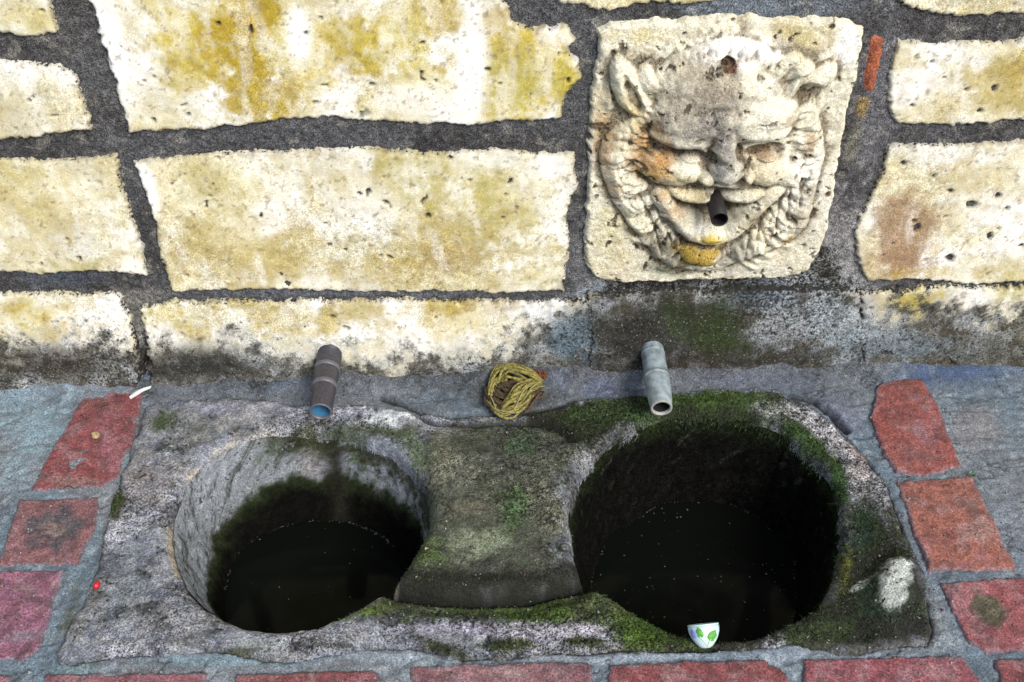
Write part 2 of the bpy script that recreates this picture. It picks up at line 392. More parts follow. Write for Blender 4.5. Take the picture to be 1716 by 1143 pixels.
CRM = (.80, .785, .68); CRM2 = (.82, .815, .76)
blocks = [
    ([(-300, -200), (60, -200), (85, -60), (85, 0), (92, 30), (100, 55), (40, 60), (0, 52), (-300, 48)], CRM),
    ([(-300, 96), (0, 99), (60, 104), (100, 106), (128, 125), (148, 165), (153, 215), (100, 220), (0, 234), (-300, 236)], CRM2),
    ([(-300, 266), (0, 266), (60, 270), (197, 257), (204, 300), (225, 370), (248, 458), (150, 452), (70, 458), (0, 455), (-300, 458)], CRM),
    ([(110, -200), (128, -60), (158, 20), (170, 70), (192, 130), (205, 180), (220, 220), (330, 216), (450, 202), (560, 195), (680, 202), (770, 208), (860, 198), (942, 200), (946, 160), (974, 130), (966, 100), (948, 90), (962, 62), (950, 40), (880, 44), (860, 32), (846, 0), (840, -60), (840, -200)], CRM2),
    ([(224, 270), (300, 260), (430, 254), (600, 246), (700, 256), (850, 250), (962, 256), (968, 310), (952, 335), (952, 370), (958, 400), (950, 440), (944, 486), (800, 488), (600, 486), (450, 482), (290, 487), (272, 430), (258, 370), (240, 310)], CRM),
    ([(900, -200), (905, -40), (935, 2), (985, 10), (1020, 15), (1060, 8), (1200, 0), (1300, -12), (1450, -14), (1455, -200)], CRM2),
    ([(1490, -200), (1495, -20), (1512, 8), (1560, 22), (1640, 26), (1716, 22), (2050, 20), (2050, -200)], CRM2),
    ([(1502, 70), (1600, 70), (1716, 63), (2050, 58), (2050, 205), (1716, 202), (1600, 208), (1500, 207), (1488, 180), (1494, 110)], CRM2),
    ([(1488, 242), (1600, 242), (1716, 236), (2050, 230), (2050, 470), (1716, 470), (1620, 474), (1540, 466), (1450, 470), (1437, 440), (1430, 385), (1458, 330), (1476, 290)], CRM2),
    ([(-300, 494), (0, 492), (100, 490), (198, 489), (220, 530), (238, 590), (246, 680), (-300, 690)], CRM2),
    ([(234, 512), (300, 502), (600, 500), (900, 502), (955, 500), (1000, 498), (1000, 690), (262, 690), (254, 600)], CRM2),
    ([(985, 490), (1100, 482), (1400, 480), (1440, 486), (1450, 690), (985, 690)], (.34, .34, .32)),
    ([(1438, 484), (1560, 476), (1716, 480), (2050, 484), (2050, 680), (1440, 680)], CRM2),
]
for i, (p, b) in enumerate(blocks):
    low = i >= 9
    block('stone_block', wl(p), b, 50 + 11 * i, proud=.0045 if not low else .006, bulge=.014 if low else 0, rag=.8 if not low else 1.2)
# the wall goes on beyond the frame
zt = on_wall(858, -200)[1] + .03
z = zt; k = 0
while z < 2.4:
    hgt = [.20, .24, .18][k % 3]; x = -3.1 + .2 * (k % 2)
    while x < 3.0:
        w_ = [.55, .42, .68, .36][int(abs(x * 7)) % 4]
        block('stone_block', [(x, z), (x + w_, z), (x + w_, z + hgt), (x, z + hgt)], CRM, 300 + k * 20 + int((x + 4) * 5), res=.012)
        x += w_ + .035
    z += hgt + .035; k += 1
for sx in (-1, 1):
    z = .0
    xe = (abs(on_wall(-300, 300)[0]) if sx < 0 else on_wall(2050, 300)[0]) + .03
    for hgt in (.16, .19, .17, .2):
        if z + hgt > zt: break
        x = xe
        while x < 3.0:
            w_ = [.5, .38, .62][int(x * 9) % 3]
            a, b_ = (x, x + w_) if sx > 0 else (-x - w_, -x)
            block('stone_block', [(a, z), (b_, z), (b_, z + hgt), (a, z + hgt)], CRM2, 700 + int(x * 10) + int(z * 50), res=.012)
            x += w_ + .035
        z += hgt + .03
# orange chip of brick packed in the joint right of the mask
def chip(name, poly, colr, proud, mat, seed):
    poly = np.array(poly); lo, hi = poly.min(0) - .006, poly.max(0) + .006
    U = np.arange(lo[0], hi[0], .0015); V = np.arange(lo[1], hi[1], .0015); u, v = np.meshgrid(U, V)
    sd = sdpoly(u, v, poly) + (fbm(u, v, 150, 3, seed) - .5) * .003
    h = proud * np.clip(sd / .004, -2, 1) + (fbm(u, v, 90, 3, seed + 1) - .5) * .0015
    col = np.empty(u.shape + (3,)); col[:] = colr; col *= (.5 + fbm(u, v, 120, 3, seed + 2))[..., None]
    msk = np.zeros(u.shape + (3,)); msk[..., 0] = .6; msk[..., 1] = .2
    P = np.stack([u, -h, v], -1).reshape(-1, 3)
    P, f, cc, mm = compact(P, grid_faces(len(U), len(V), sd > -.004), col.reshape(-1, 3), msk.reshape(-1, 3))
    return put_mesh(name, P, f, mat, wall, cc, mm)
o = chip('brick_chip', wl([(1465, 64), (1478, 70), (1470, 118), (1462, 152), (1448, 150), (1454, 104)]), (.30, .09, .045), .0028, M_BRICK, 900)
o['label'] = 'thin orange chip of brick packed in the joint'

# ------------------------------------------------------------------ the carved mask
PR = .009                                   # slab face stands this proud of the mortar
mask = empty('carved_mask', (on_wall(1200, 250)[0], 0, on_wall(1200, 250)[1]))
tag(mask, 'weathered stone slab carved with a bearded grimacing face with pointed ears, spout in its mouth', 'fountain mask')
mpoly = chaikin(wl([(1003, 42), (1100, 38), (1190, 34), (1230, 26), (1290, 32), (1452, 36), (1442, 110), (1420, 200), (1402, 310), (1385, 400), (1360, 450), (1335, 468), (1200, 470), (1050, 476), (1002, 472), (978, 440), (984, 350), (985, 250), (990, 150), (1004, 95)], PR), 1)
lo, hi = mpoly.min(0) - .012, mpoly.max(0) + .012
RES = .0011; RS = .60          # overall depth of the carving
U = np.arange(lo[0], hi[0], RES); V = np.arange(lo[1], hi[1], RES)
u, v = np.meshgrid(U, V)
wu = u + (fbm(u, v, 40, 3, 801) - .5) * .006; wv = v + (fbm(u, v, 40, 3, 802) - .5) * .006   # slightly wandering carving
H = np.zeros_like(u)
def smax(a, b, k):
    d = np.clip(.5 + .5 * (b - a) / k, 0, 1)
    return a * (1 - d) + b * d + k * d * (1 - d)
def dome(px, py, rx, ry, rot, top, base=0., k=.006, p=.5):
    """rounded lump; its centre is taken at the depth where its crown stands"""
    global H
    hh = PR + top * .85 * RS
    r = blobmask(wu, wv, on_wall, (px, py, rx, ry, rot), hh)
    b = base + (top - base) * np.clip(1 - r * r, 0, 1) ** p
    b = np.where(r < 1.0, b, base - (r - 1) * .03)
    H = smax(H, b, k)
def pl(pts, top): return [on_wall(x, y, PR + top * RS) for x, y in pts]
def ridge(pts, w, amp, top, sharp=2.):
    global H
    d = dline(wu, wv, pl(pts, top)); H = H + amp * np.exp(-(d / w) ** sharp)
def cut(px, py, rx, ry, rot, depth, top, soft=.5):
    global H
    r = blobmask(wu, wv, on_wall, (px, py, rx, ry, rot), PR + top * RS)
    H = H - depth * sst(1.0, 1 - soft, r)
# mane: the whole head stands out of the slab
headp = chaikin(pl([(1090, 120), (1130, 92), (1175, 68), (1230, 60), (1285, 74), (1300, 92), (1345, 84), (1352, 120), (1375, 190), (1385, 260), (1368, 330), (1350, 390), (1300, 420), (1240, 440), (1180, 462), (1110, 446), (1070, 400), (1030, 350), (1000, 280), (1015, 220), (1060, 200)], .012), 2)
sdh = sdpoly(wu, wv, headp)
H = smax(H, .020 * np.sqrt(np.clip(1 - (1 - np.clip(sdh / .016, 0, 1)) ** 2, 0, 1)), .002)
# locks of hair and beard, radiating from the face
cx, cz = on_wall(1205, 250, .05)
ang = np.arctan2(wv - cz, wu - cx); rad = np.hypot(wu - cx, wv - cz)
lock = np.abs(np.sin(ang * 13 + rad * 34 + 3.5 * fbm(u, v, 18, 3, 805)))
lock2 = np.abs(np.sin(ang * 31 - rad * 60 + 5 * fbm(u, v, 22, 3, 806)))
inh = sst(0, .012, sdh)
H += inh * ((lock ** .6 - .6) * .008 + (lock2 ** .7 - .6) * .0045)
r_ = np.random.default_rng(44)
def locks(path_c, n, L0, L1, swirl, top, amp, wid):
    """wavy locks springing from a curve, each a tapering ridge with a groove beside it"""
    pc = np.array(path_c, float); dd = np.r_[0, np.cumsum(np.hypot(*np.diff(pc, axis=0).T))]
    for i in range(n):
        s_ = (i + .5 + r_.uniform(-.25, .25)) / n * dd[-1]
        x0, y0 = np.interp(s_, dd, pc[:, 0]), np.interp(s_, dd, pc[:, 1])
        ox, oy = x0 - 1205, y0 - 260; q = math.hypot(ox, oy); ox /= q; oy /= q
        L = r_.uniform(L0, L1); sw = swirl * r_.uniform(.6, 1.4); pts = []
        for t in (0, .25, .5, .75, 1):
            b_ = sw * t * t
            pts.append((x0 + (ox * math.cos(b_) - oy * math.sin(b_)) * L * t, y0 + (ox * math.sin(b_) + oy * math.cos(b_)) * L * t))
        ridge(pts, wid * r_.uniform(.8, 1.25), amp * r_.uniform(.7, 1.3), top)
        ridge([(x + 5 * oy, y - 5 * ox) for x, y in pts], .0026, -amp * .45, top)
locks([(1105, 140), (1140, 112), (1185, 96), (1235, 92), (1285, 104), (1312, 124)], 11, 26, 44, .8, .026, .009, .0062)
locks([(1320, 130), (1338, 180), (1342, 235), (1335, 290), (1322, 330)], 8, 34, 50, -.5, .020, .007, .0060)
locks([(1095, 175), (1082, 220), (1070, 265), (1075, 310), (1090, 345)], 9, 34, 56, .8, .022, .009, .0070)
locks([(1100, 350), (1118, 385), (1150, 418)], 7, 36, 60, .35, .022, .010, .0055)
locks([(1325, 325), (1300, 365), (1262, 400), (1225, 420)], 8, 36, 60, -.3, .022, .0075, .0062)
# ears
dome(1060, 160, 30, 52, -28, .040, k=.003); dome(1040, 130, 18, 30, -10, .036, k=.003)
dome(1088, 142, 22, 26, -35, .040, k=.004)
cut(1062, 165, 13, 34, -22, .018, .030); cut(1050, 140, 9, 18, -15, .010, .030)
ridge([(1024, 195), (1022, 150), (1034, 116), (1052, 108), (1085, 122), (1104, 148)], .0045, .006, .035)
dome(1368, 140, 46, 20, -30, .036, k=.003); dome(1345, 120, 24, 16, -10, .034, k=.003); cut(1355, 160, 30, 22, -40, .020, .025)
ridge([(1322, 160), (1340, 125), (1370, 112), (1404, 98)], .004, .008, .030)
ridge([(1400, 110), (1392, 160), (1372, 200)], .005, .008, .025)
# skull and face
dome(1212, 262, 138, 118, 0, .040, k=.010, p=.6)
dome(1212, 182, 122, 78, 4, .066, k=.012, p=.55)
dome(1150, 215, 66, 48, 10, .070, k=.014); dome(1283, 206, 64, 44, -6, .068, k=.014)
dome(1150, 240, 62, 20, 6, .073, k=.012); dome(1282, 230, 58, 18, -4, .071, k=.012); dome(1214, 214, 90, 46, 0, .0715, k=.014)
ridge([(1196, 196), (1203, 226), (1192, 246)], .0035, -.005, .066); ridge([(1240, 196), (1232, 222), (1238, 240)], .0035, -.005, .066); ridge([(1150, 200), (1200, 188), (1260, 196)], .005, -.003, .066); ridge([(1140, 178), (1210, 166), (1290, 178)], .005, -.0022, .066)
# cheeks, nose
dome(1120, 290, 60, 36, 14, .058, k=.006); dome(1150, 292, 40, 26, 10, .062, k=.006)
dome(1288, 294, 52, 30, -6, .056, k=.006); dome(1320, 300, 34, 28, 0, .048, k=.006)
dome(1216, 262, 27, 44, 0, .074, k=.010); dome(1219, 298, 36, 27, 0, .086, k=.007); dome(1184, 304, 19, 15, 0, .074, k=.004); dome(1253, 302, 18, 15, 0, .072, k=.004)
# eye sockets and lids
cut(1160, 266, 40, 11, 8, .024, .055, .7); cut(1284, 262, 42, 12, -3, .024, .055, .7); cut(1196, 268, 12, 14, 0, .016, .06, .8); cut(1238, 262, 12, 14, 0, .016, .06, .8)
dome(1158, 270, 24, 7, 8, .053, k=.003); dome(1286, 267, 26, 8, -3, .052, k=.003)
ridge([(1130, 262), (1158, 271), (1184, 276)], .0016, -.004, .053); ridge([(1258, 268), (1286, 270), (1316, 264)], .0016, -.004, .052)
ridge([(1100, 258), (1118, 270), (1140, 276)], .003, -.008, .055)
# smile folds under the cheeks
ridge([(1075, 300), (1100, 322), (1140, 326), (1185, 318), (1200, 326)], .0035, -.016, .05); ridge([(1262, 318), (1300, 326), (1345, 312)], .0035, -.013, .045)
# mouth: deep V, lips, chin
cut(1196, 350, 84, 34, 0, .030, .045, .5); cut(1196, 372, 42, 26, 0, .026, .045, .6)
dome(1158, 333, 50, 15, 10, .060, k=.003, p=.6); dome(1256, 332, 48, 15, -16, .056, k=.003, p=.6); dome(1290, 322, 30, 12, -24, .050, k=.003)
jaw = pl([(1112, 338), (1130, 362), (1150, 386), (1170, 402), (1200, 408), (1226, 396), (1252, 370), (1282, 342), (1300, 326)], .048)
d = dline(wu, wv, jaw)
H = smax(H, .052 - (d / .0105) ** 2 * .012, .003)
dome(1193, 402, 32, 15, -3, .064, k=.004); dome(1178, 436, 38, 20, 4, .062, k=.003, p=.45)
ridge([(1150, 414), (1180, 420), (1215, 412)], .003, -.014, .05)
ridge([(1120, 370), (1150, 405)], .004, -.010, .04); ridge([(1290, 360), (1262, 392), (1240, 410)], .004, -.010, .04)
for (a_, b_) in [((1100, 352), (1128, 410)), ((1086, 360), (1108, 425)), ((1070, 330), (1090, 380)), ((1310, 330), (1300, 400)), ((1325, 320), (1322, 385)), ((1340, 290), (1342, 350)), ((1278, 372), (1270, 420)), ((1258, 395), (1250, 430)), ((1345, 400), (1270, 425)), ((1352, 265), (1330, 300)), ((1360, 290), (1345, 330))]:
    mid = ((a_[0] + b_[0]) / 2 + rng.uniform(-4, 4), (a_[1] + b_[1]) / 2); ridge([a_, mid, b_], .0018, -.007, .030)
cut(1220, 106, 15, 10, 0, .014, .034, .5)       # old rusty hole in the hair
cut(1168, 0 + 160, 1, 1, 0, 0, 0)
sdm = sdpoly(u, v, mpoly) + (fbm(u, v, 90, 4, 820) - .5) * .008
H *= sst(.0, .010, sdm)
H *= RS
er = fbm(u, v, 30, 4, 821); fine = fbm(u, v, 130, 4, 822, .65)
H += (er - .5) * .005 + (fine - .5) * .0030
pit = sst(.70, .78, fbm(u, v, 110, 3, 823)); H -= pit * .003
t = np.clip(sdm / .006, 0, 1)
Y = PR * np.sqrt(np.clip(1 - (1 - t) ** 2, 0, 1)) + np.minimum(sdm, 0) * 2.5 + np.maximum(H, -.008)
n1 = fbm(u, v, 20, 5, 830, .6); n2 = fbm(u, v, 75, 4, 831, .62); nn = .6 * n1 + .4 * n2
col = np.empty(u.shape + (3,)); col[:] = (.66, .63, .50)
col = mixc(col, sst(.45, .7, n1) * .5, (.50, .42, .24)); col = mixc(col, sst(.5, .7, n2) * .25, (.34, .28, .18))
GRY = (.22, .205, .185); RUS = (.36, .19, .055)
def mblob(px, py, rx, ry, rot, c, s, soft, rg, top):
    global col
    r = blobmask(u, v, on_wall, (px, py, rx, ry, rot), PR + top * RS)
    col = mixc(col, np.clip((1 - r + (nn - .5) * rg * 2.2) / soft, 0, 1) * s, c)
for b in [(1340, 60, 70, 30, 0, TAN, .7, .7, 1., 0), (1080, 60, 60, 20, 0, YEL, .4, .8, 1., 0), (1020, 380, 40, 60, 0, OLV, .45, .8, 1., 0), (1420, 80, 25, 50, 0, WHT, .8, .6, .7, 0),
          (1240, 90, 100, 28, 0, WHT, .75, .7, .8, .03), (1350, 330, 60, 110, 8, (.72, .71, .66), .7, .7, .9, .02),
          (1180, 178, 105, 78, 0, (.27, .235, .185), .9, .7, .9, .066), (1195, 228, 110, 48, 0, (.22, .205, .185), .85, .7, .9, .068), (1295, 185, 50, 55, 0, (.46, .46, .43), .7, 1.0, 1.5, .06),
          (1215, 288, 48, 46, 0, (.20, .195, .185), .85, .7, .9, .08), (1150, 268, 80, 28, 5, (.20, .18, .15), .65, .7, 1., .06),
          (1105, 285, 48, 58, 0, RUS, .9, .7, .8, .05), (1080, 250, 30, 60, 12, RUS, .6, .7, .9, .035), (1010, 250, 22, 60, 0, RUS, .6, .7, 1.1, .005), (1020, 310, 30, 40, 0, RUS, .5, .7, 1.1, .01), (1130, 300, 70, 30, 0, TAN, .5, .8, 1., .055),
          (1280, 262, 55, 16, 0, (.25, .14, .06), .75, .7, .8, .05), (1345, 150, 40, 30, -30, (.22, .19, .10), .65, .7, 1.1, .02), (1360, 235, 18, 35, 10, RUS, .6, .7, 1.2, .02), (1320, 200, 20, 16, 0, RUS, .5, .7, 1., .05),
          (1060, 190, 24, 30, 0, TAN, .6, .7, 1., .03), (1160, 330, 55, 20, 8, TAN, .4, .8, 1., .055), (1190, 350, 75, 30, 0, (.10, .085, .06), .7, .6, .9, .03), (1130, 350, 28, 26, 0, RUS, .5, .7, 1., .04),
          (1175, 392, 22, 9, 0, (.8, .79, .72), .6, .6, .6, .06), 
          (1140, 415, 70, 45, 0, (.16, .155, .13), .75, .7, 1., .02), (1230, 425, 60, 40, 0, (.25, .25, .22), .7, .7, 1., .02), (1120, 452, 60, 18, 0, (.07, .08, .05), .7, .7, 1.1, .0), (1270, 455, 80, 12, 0, (.42, .42, .40), .5, .7, 1.1, .0),
          (1345, 370, 35, 50, 20, (.20, .15, .05), .55, .7, 1.5, .02), (1320, 400, 14, 12, 0, (.28, .18, .04), .9, .5, .6, .01), (1388, 325, 8, 7, 0, (.10, .05, .02), 1., .5, .6, .0), (1362, 355, 10, 7, 0, (.12, .07, .03), .9, .5, .6, .01),
          (1220, 106, 17, 14, 0, (.13, .06, .035), 1., .4, .4, .030), (1000, 212, 16, 9, 0, (.09, .065, .035), .9, .5, .5, .0), (1028, 86, 6, 5, 0, (.10, .09, .03), 1., .5, .4, .0), (1395, 44, 7, 6, 0, (.06, .06, .03), 1., .5, .6, .0),
          (1193, 404, 30, 12, 0, (.56, .42, .05), .85, .6, .6, .056), (1176, 432, 44, 26, 0, (.36, .24, .03), .9, .5, .9, .050)]:
    mblob(*b)
# shade of the carved hollows, darkened into the colour
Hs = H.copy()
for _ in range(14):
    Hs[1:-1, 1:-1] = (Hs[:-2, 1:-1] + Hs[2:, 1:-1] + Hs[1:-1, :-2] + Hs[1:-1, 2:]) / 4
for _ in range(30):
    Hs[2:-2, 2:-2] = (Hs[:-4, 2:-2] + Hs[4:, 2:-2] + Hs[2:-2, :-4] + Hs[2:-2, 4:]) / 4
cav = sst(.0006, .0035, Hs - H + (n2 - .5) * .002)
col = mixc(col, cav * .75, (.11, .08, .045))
col = mixc(col, pit * .6, (.07, .055, .035))
msk = np.zeros(u.shape + (3,))
grey = sst(.32, .12, col.mean(-1))
msk[..., 0] = .30 + .35 * grey; msk[..., 1] = .22 + .25 * grey + .12 * n1; msk[..., 2] = .15 * grey + .1
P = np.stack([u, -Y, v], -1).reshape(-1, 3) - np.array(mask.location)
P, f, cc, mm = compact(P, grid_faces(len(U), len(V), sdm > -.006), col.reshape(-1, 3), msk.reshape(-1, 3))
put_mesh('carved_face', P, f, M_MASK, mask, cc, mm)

# ------------------------------------------------------------------ lathe for pipes and cup
def lathe(prof, axis_from, axis_dir, n=40, jit=0., seed=0):
    """prof: list of (distance along axis, radius)"""
    a = Vector(axis_dir).normalized(); s = a.orthogonal().normalized(); t = a.cross(s)
    r = random.Random(seed); vs = []
    for (d, rad) in prof:
        for k in range(n):
            th = 2 * math.pi * k / n; rr = rad * (1 + jit * r.uniform(-1, 1))
            vs.append(Vector(axis_from) + a * d + (s * math.cos(th) + t * math.sin(th)) * rr)
    f = [(i * n + k, i * n + (k + 1) % n, (i + 1) * n + (k + 1) % n, (i + 1) * n + k) for i in range(len(prof) - 1) for k in range(n)]
    return np.array([tuple(q) for q in vs]), np.array(f)
def sweep(pts, rads, n=8, twist=0.):
    pts = [Vector(p) for p in pts]; vs = []; f = []
    up = Vector((0, 0, 1))
    for i, p in enumerate(pts):
        tg = (pts[min(i + 1, len(pts) - 1)] - pts[max(i - 1, 0)]).normalized()
        s = tg.cross(up); s = s.normalized() if s.length > 1e-4 else tg.orthogonal().normalized(); t = tg.cross(s)
        r = rads[i] if hasattr(rads, '__len__') else rads
        for k in range(n):
            th = 2 * math.pi * k / n + twist * i
            vs.append(p + (s * math.cos(th) + t * math.sin(th)) * r)
    for i in range(len(pts) - 1):
        for k in range(n): f.append((i * n + k, i * n + (k + 1) % n, (i + 1) * n + (k + 1) % n, (i + 1) * n + k))
    c0 = len(vs); vs += [pts[0], pts[-1]]
    for k in range(n):
        f.append((c0, (k + 1) % n, k, k)); b = (len(pts) - 1) * n; f.append((c0 + 1, b + k, b + (k + 1) % n, b + (k + 1) % n))
    return vs, f
def from_py(name, vs, fs, mat, parent=None, smooth=True):
    me = bpy.data.meshes.new(name)
    fs = [tuple(dict.fromkeys(q)) for q in fs]
    me.from_pydata([tuple(q) for q in vs], [], fs); me.update()
    for p in me.polygons: p.use_smooth = smooth
    me.materials.append(mat)
    o = bpy.data.objects.new(name, me); C.objects.link(o)
    if parent is not None: o.parent = parent
    return o

M_PIPE_D = plain('dark_plastic_pipe', (.030, .028, .038), .42, .5, 0, .12, 260, .35, (.10, .10, .11))
M_PIPE_COLLAR = plain('grey_collar', (.11, .11, .13), .4, .5, 0, .1, 200, .4, (.05, .05, .06))
M_PIPE_L = plain('grey_blue_pipe', (.30, .37, .40), .38, .5, 0, .2, 110, .8, (.12, .14, .14))
M_PIPE_RIM = plain('pipe_rim', (.34, .35, .33), .5, .5, 0, .2, 300, .5, (.16, .15, .13))
M_PIPE_IN = plain('pipe_inside', (.015, .015, .015), .8, .2)
M_PIPE_BLUE = plain('blue_pipe_lining', (.05, .19, .36), .35, .6, 0, .2, 200, .4, (.03, .05, .07))
M_IRON = plain('black_iron', (.018, .016, .017), .5, .5, .3, .3, 400, .4, (.05, .04, .035))

def spout(name, px, py, L, R, droop, label, mat, matin, prof, rings, taper_mat, rimm=None):
    x, z = on_wall(px, py)
    root = empty(name, (x, -.0, z)); tag(root, label, 'pipe', 'short plastic pipes sticking out of the wall above the basins')
    ax = Vector((0, -math.cos(droop), -math.sin(droop)))
    v_, f_ = lathe(prof, (0, .01, 0), ax, 40, .006, 3); put_mesh('tube', v_, f_[:, ::-1], mat, root)
    v_, f_ = lathe([(L - .045, R * .70), (L - .001, R * .80)], (0, .01, 0), ax, 40); put_mesh('lining', v_, f_, matin, root)
    v_, f_ = lathe([(L - .045, .0001), (L - .045, R * .72)], (0, .01, 0), ax, 40); put_mesh('plug', v_, f_[:, ::-1], M_PIPE_IN, root)
    for (a, b, r1) in rings:
        v_, f_ = lathe([(a, r1 - .002), (a + .0012, r1), (b - .0012, r1), (b, r1 - .002)], (0, .01, 0), ax, 40); put_mesh('collar', v_, f_[:, ::-1], taper_mat, root)
    r2 = prof[-1][1]
    v_, f_ = lathe([(L - .002, r2 - .001), (L - .0005, r2 + .0006), (L + .0012, r2 + .0002), (L + .0012, R * .80), (L - .003, R * .78)], (0, .01, 0), ax, 40); put_mesh('rim', v_, f_[:, ::-1], rimm or M_PIPE_RIM, root)
    return root
Lp = .135
spout('spout_pipe', 554, 584, Lp, .0165, math.radians(2), 'dark grey plastic pipe with blue lining above the left basin', M_PIPE_D, M_PIPE_BLUE,
      [(0, .0205), (.018, .0200), (.019, .0178), (.058, .0172), (.06, .0172), (.095, .0166), (.130, .0160), (Lp, .0150)],
      [(.006, .020, .0200), (.050, .058, .0186), (.084, .092, .0182)], M_PIPE_COLLAR, M_PIPE_COLLAR)
spout('spout_pipe', 1091, 573, Lp + .004, .0150, math.radians(3), 'weathered pale grey pipe with open end above the right basin', M_PIPE_L, M_PIPE_IN,
      [(0, .0150), (.010, .0160), (.03, .0166), (.056, .0168), (.09, .0174), (.105, .0176), (.125, .0165), (Lp + .004, .0146)],
      [(.034, .038, .0172), (.078, .085, .0181)], M_PIPE_L)
# iron pipe in the mouth of the mask, a part of the mask
x, z = on_wall(1206, 367, .066)
v_, f_ = lathe([(0, .0108), (.05, .0108), (.0505, .0096), (.048, .0092), (.02, .0090)], (x - mask.location.x, -.016, z - mask.location.z + .001), (0, -1, -.04), 36)
put_mesh('mouth_pipe', v_, f_[:, ::-1], M_IRON, mask)
v_, f_ = lathe([(.03, .0001), (.03, .0095)], (x - mask.location.x, -.016, z - mask.location.z + .001), (0, -1, -.04), 36)
put_mesh('pipe_bore', v_, f_[:, ::-1], M_PIPE_IN, mask)

# ------------------------------------------------------------------ ledge (cement) with bricks
PL = on_ledge
slab_px = [(248, 672), (330, 664), (430, 664), (520, 676), (600, 672), (720, 698), (880, 690), (950, 672), (1060, 664), (1200, 650), (1290, 655), (1360, 680), (1410, 715), (1478, 790), (1502, 845), (1545, 960), (1572, 1076), (1500, 1078), (1440, 1094), (1390, 1084), (1320, 1072), (1280, 1080), (1150, 1090), (1050, 1088), (930, 1090), (850, 1096), (760, 1106), (710, 1084), (620, 1082), (520, 1100), (420, 1102), (370, 1086), (250, 1092), (170, 1102), (100, 1112), (92, 1096), (128, 1030), (160, 955), (172, 890), (188, 830), (215, 760), (235, 700)]
slab_poly = chaikin(lg(slab_px, .006), 1)
LB = (1, 1, 1)
def ledge_base(u, v, seed=0):
    n1 = fbm(u, v, 18, 5, 501, .6); n2 = fbm(u, v, 80, 4, 502, .6); n0 = fbm(u, v, 5, 3, 503)
    col = np.empty(u.shape + (3,)); col[:] = (.115, .155, .195)
    col *= (.35 + 1.3 * n1)[..., None]
    col = mixc(col, sst(.5, .68, fbm(u, v, 40, 4, 505, .65)) * .5, (.06, .07, .075))
    col = mixc(col, sst(.45, .7, n0) * .5, (.20, .20, .21)); col = mixc(col, sst(.55, .75, n2) * .4, (.32, .36, .38))
    msk = np.zeros(u.shape + (3,)); msk[..., 0] = .48; msk[..., 1] = .16 + .3 * sst(.45, .7, n1); msk[..., 2] = .12 + .18 * sst(.5, .7, n0)
    return col, msk, .6 * n1 + .4 * n2, n1, n2
LEDGE_BLOBS = [
    (60, 720, 110, 90, 0, (.18, .27, .32), .8, .7, .9), (60, 860, 60, 100, 25, (.16, .24, .30), .6, .8, .9), (240, 640, 80, 14, 0, (.17, .29, .46), .8, .7, .8), (120, 645, 80, 12, 0, (.10, .14, .17), .5, .7, .8),
    (400, 640, 180, 26, 0, (.11, .15, .19), .8, .8, 1.), (700, 640, 130, 26, 0, (.07, .085, .09), .85, .7, 1.), (650, 660, 100, 16, 0, (.20, .21, .26), .6, .7, 1.), (460, 650, 70, 12, 0, (.16, .22, .32), .6, .7, .8),
    (940, 640, 22, 20, 0, (.20, .24, .34), .85, .6, 1.), (1010, 652, 45, 14, 0, (.14, .17, .28), .85, .5, .9), (1240, 640, 110, 12, 0, (.14, .16, .22), .7, .6, 1.), (1350, 640, 60, 14, 0, (.10, .115, .16), .7, .6, 1.),
    (1400, 690, 60, 36, 35, (.17, .18, .24), .8, .7, .9), (1600, 620, 150, 36, -4, (.045, .07, .13), .95, .6, .8), (1690, 700, 60, 60, 0, (.12, .17, .21), .7, .8, .9), (1640, 720, 60, 70, 20, (.19, .18, .185), .7, .8, 1.),
    (1690, 880, 60, 120, 0, (.15, .17, .21), .6, .8, .9), (1350, 610, 110, 14, 0, (.06, .06, .06), .7, .7, .9), (850, 612, 130, 12, 0, (.03, .028, .025), .9, .6, .8), (860, 660, 80, 36, 0, (.05, .045, .03), .7, .6, .9),
    (130, 1115, 60, 30, 0, (.17, .26, .28), .7, .8, .9), (215, 770, 18, 60, 15, (.16, .24, .28), .7, .8, .8), (120, 1020, 14, 70, 20, (.06, .065, .035), .7, .7, 1.2), (1540, 900, 14, 120, -20, (.18, .23, .30), .8, .7, .7),
    (900, 1100, 700, 14, 0, (.27, .32, .38), .7, .7, .7), (1360, 1090, 60, 16, 0, (.24, .29, .35), .8, .7, .7), (380, 1105, 250, 16, 0, (.16, .26, .32), .6, .7, .7),
]
U = nonuni(-3.2, 3.2, -.86, .86, .0026, .05); V = nonuni(-3.0, .01, -.68, .01, .0026, .05)
u, v = np.meshgrid(U, V)
col, msk, nn, n1, n2 = ledge_base(u, v)
col = paint(col, u, v, PL, LEDGE_BLOBS, nn)
sds = sdpoly(u, v, slab_poly)
tr = np.abs(fbm(u * .5 + v * .3, v * 1.6 - u * .2, 16, 4, 512) - .5)
hair = sst(.006, .001, np.abs(fbm(u, v, 6, 5, 513, .6) - .5)); col = mixc(col, hair * .7, (.03, .03, .03))
z = (sst(.0, .08, tr) - .5) * .0022 - hair * .002 + (fbm(u, v, 10, 4, 510) - .5) * .008 + (fbm(u, v, 90, 4, 511, .65) - .5) * .0035
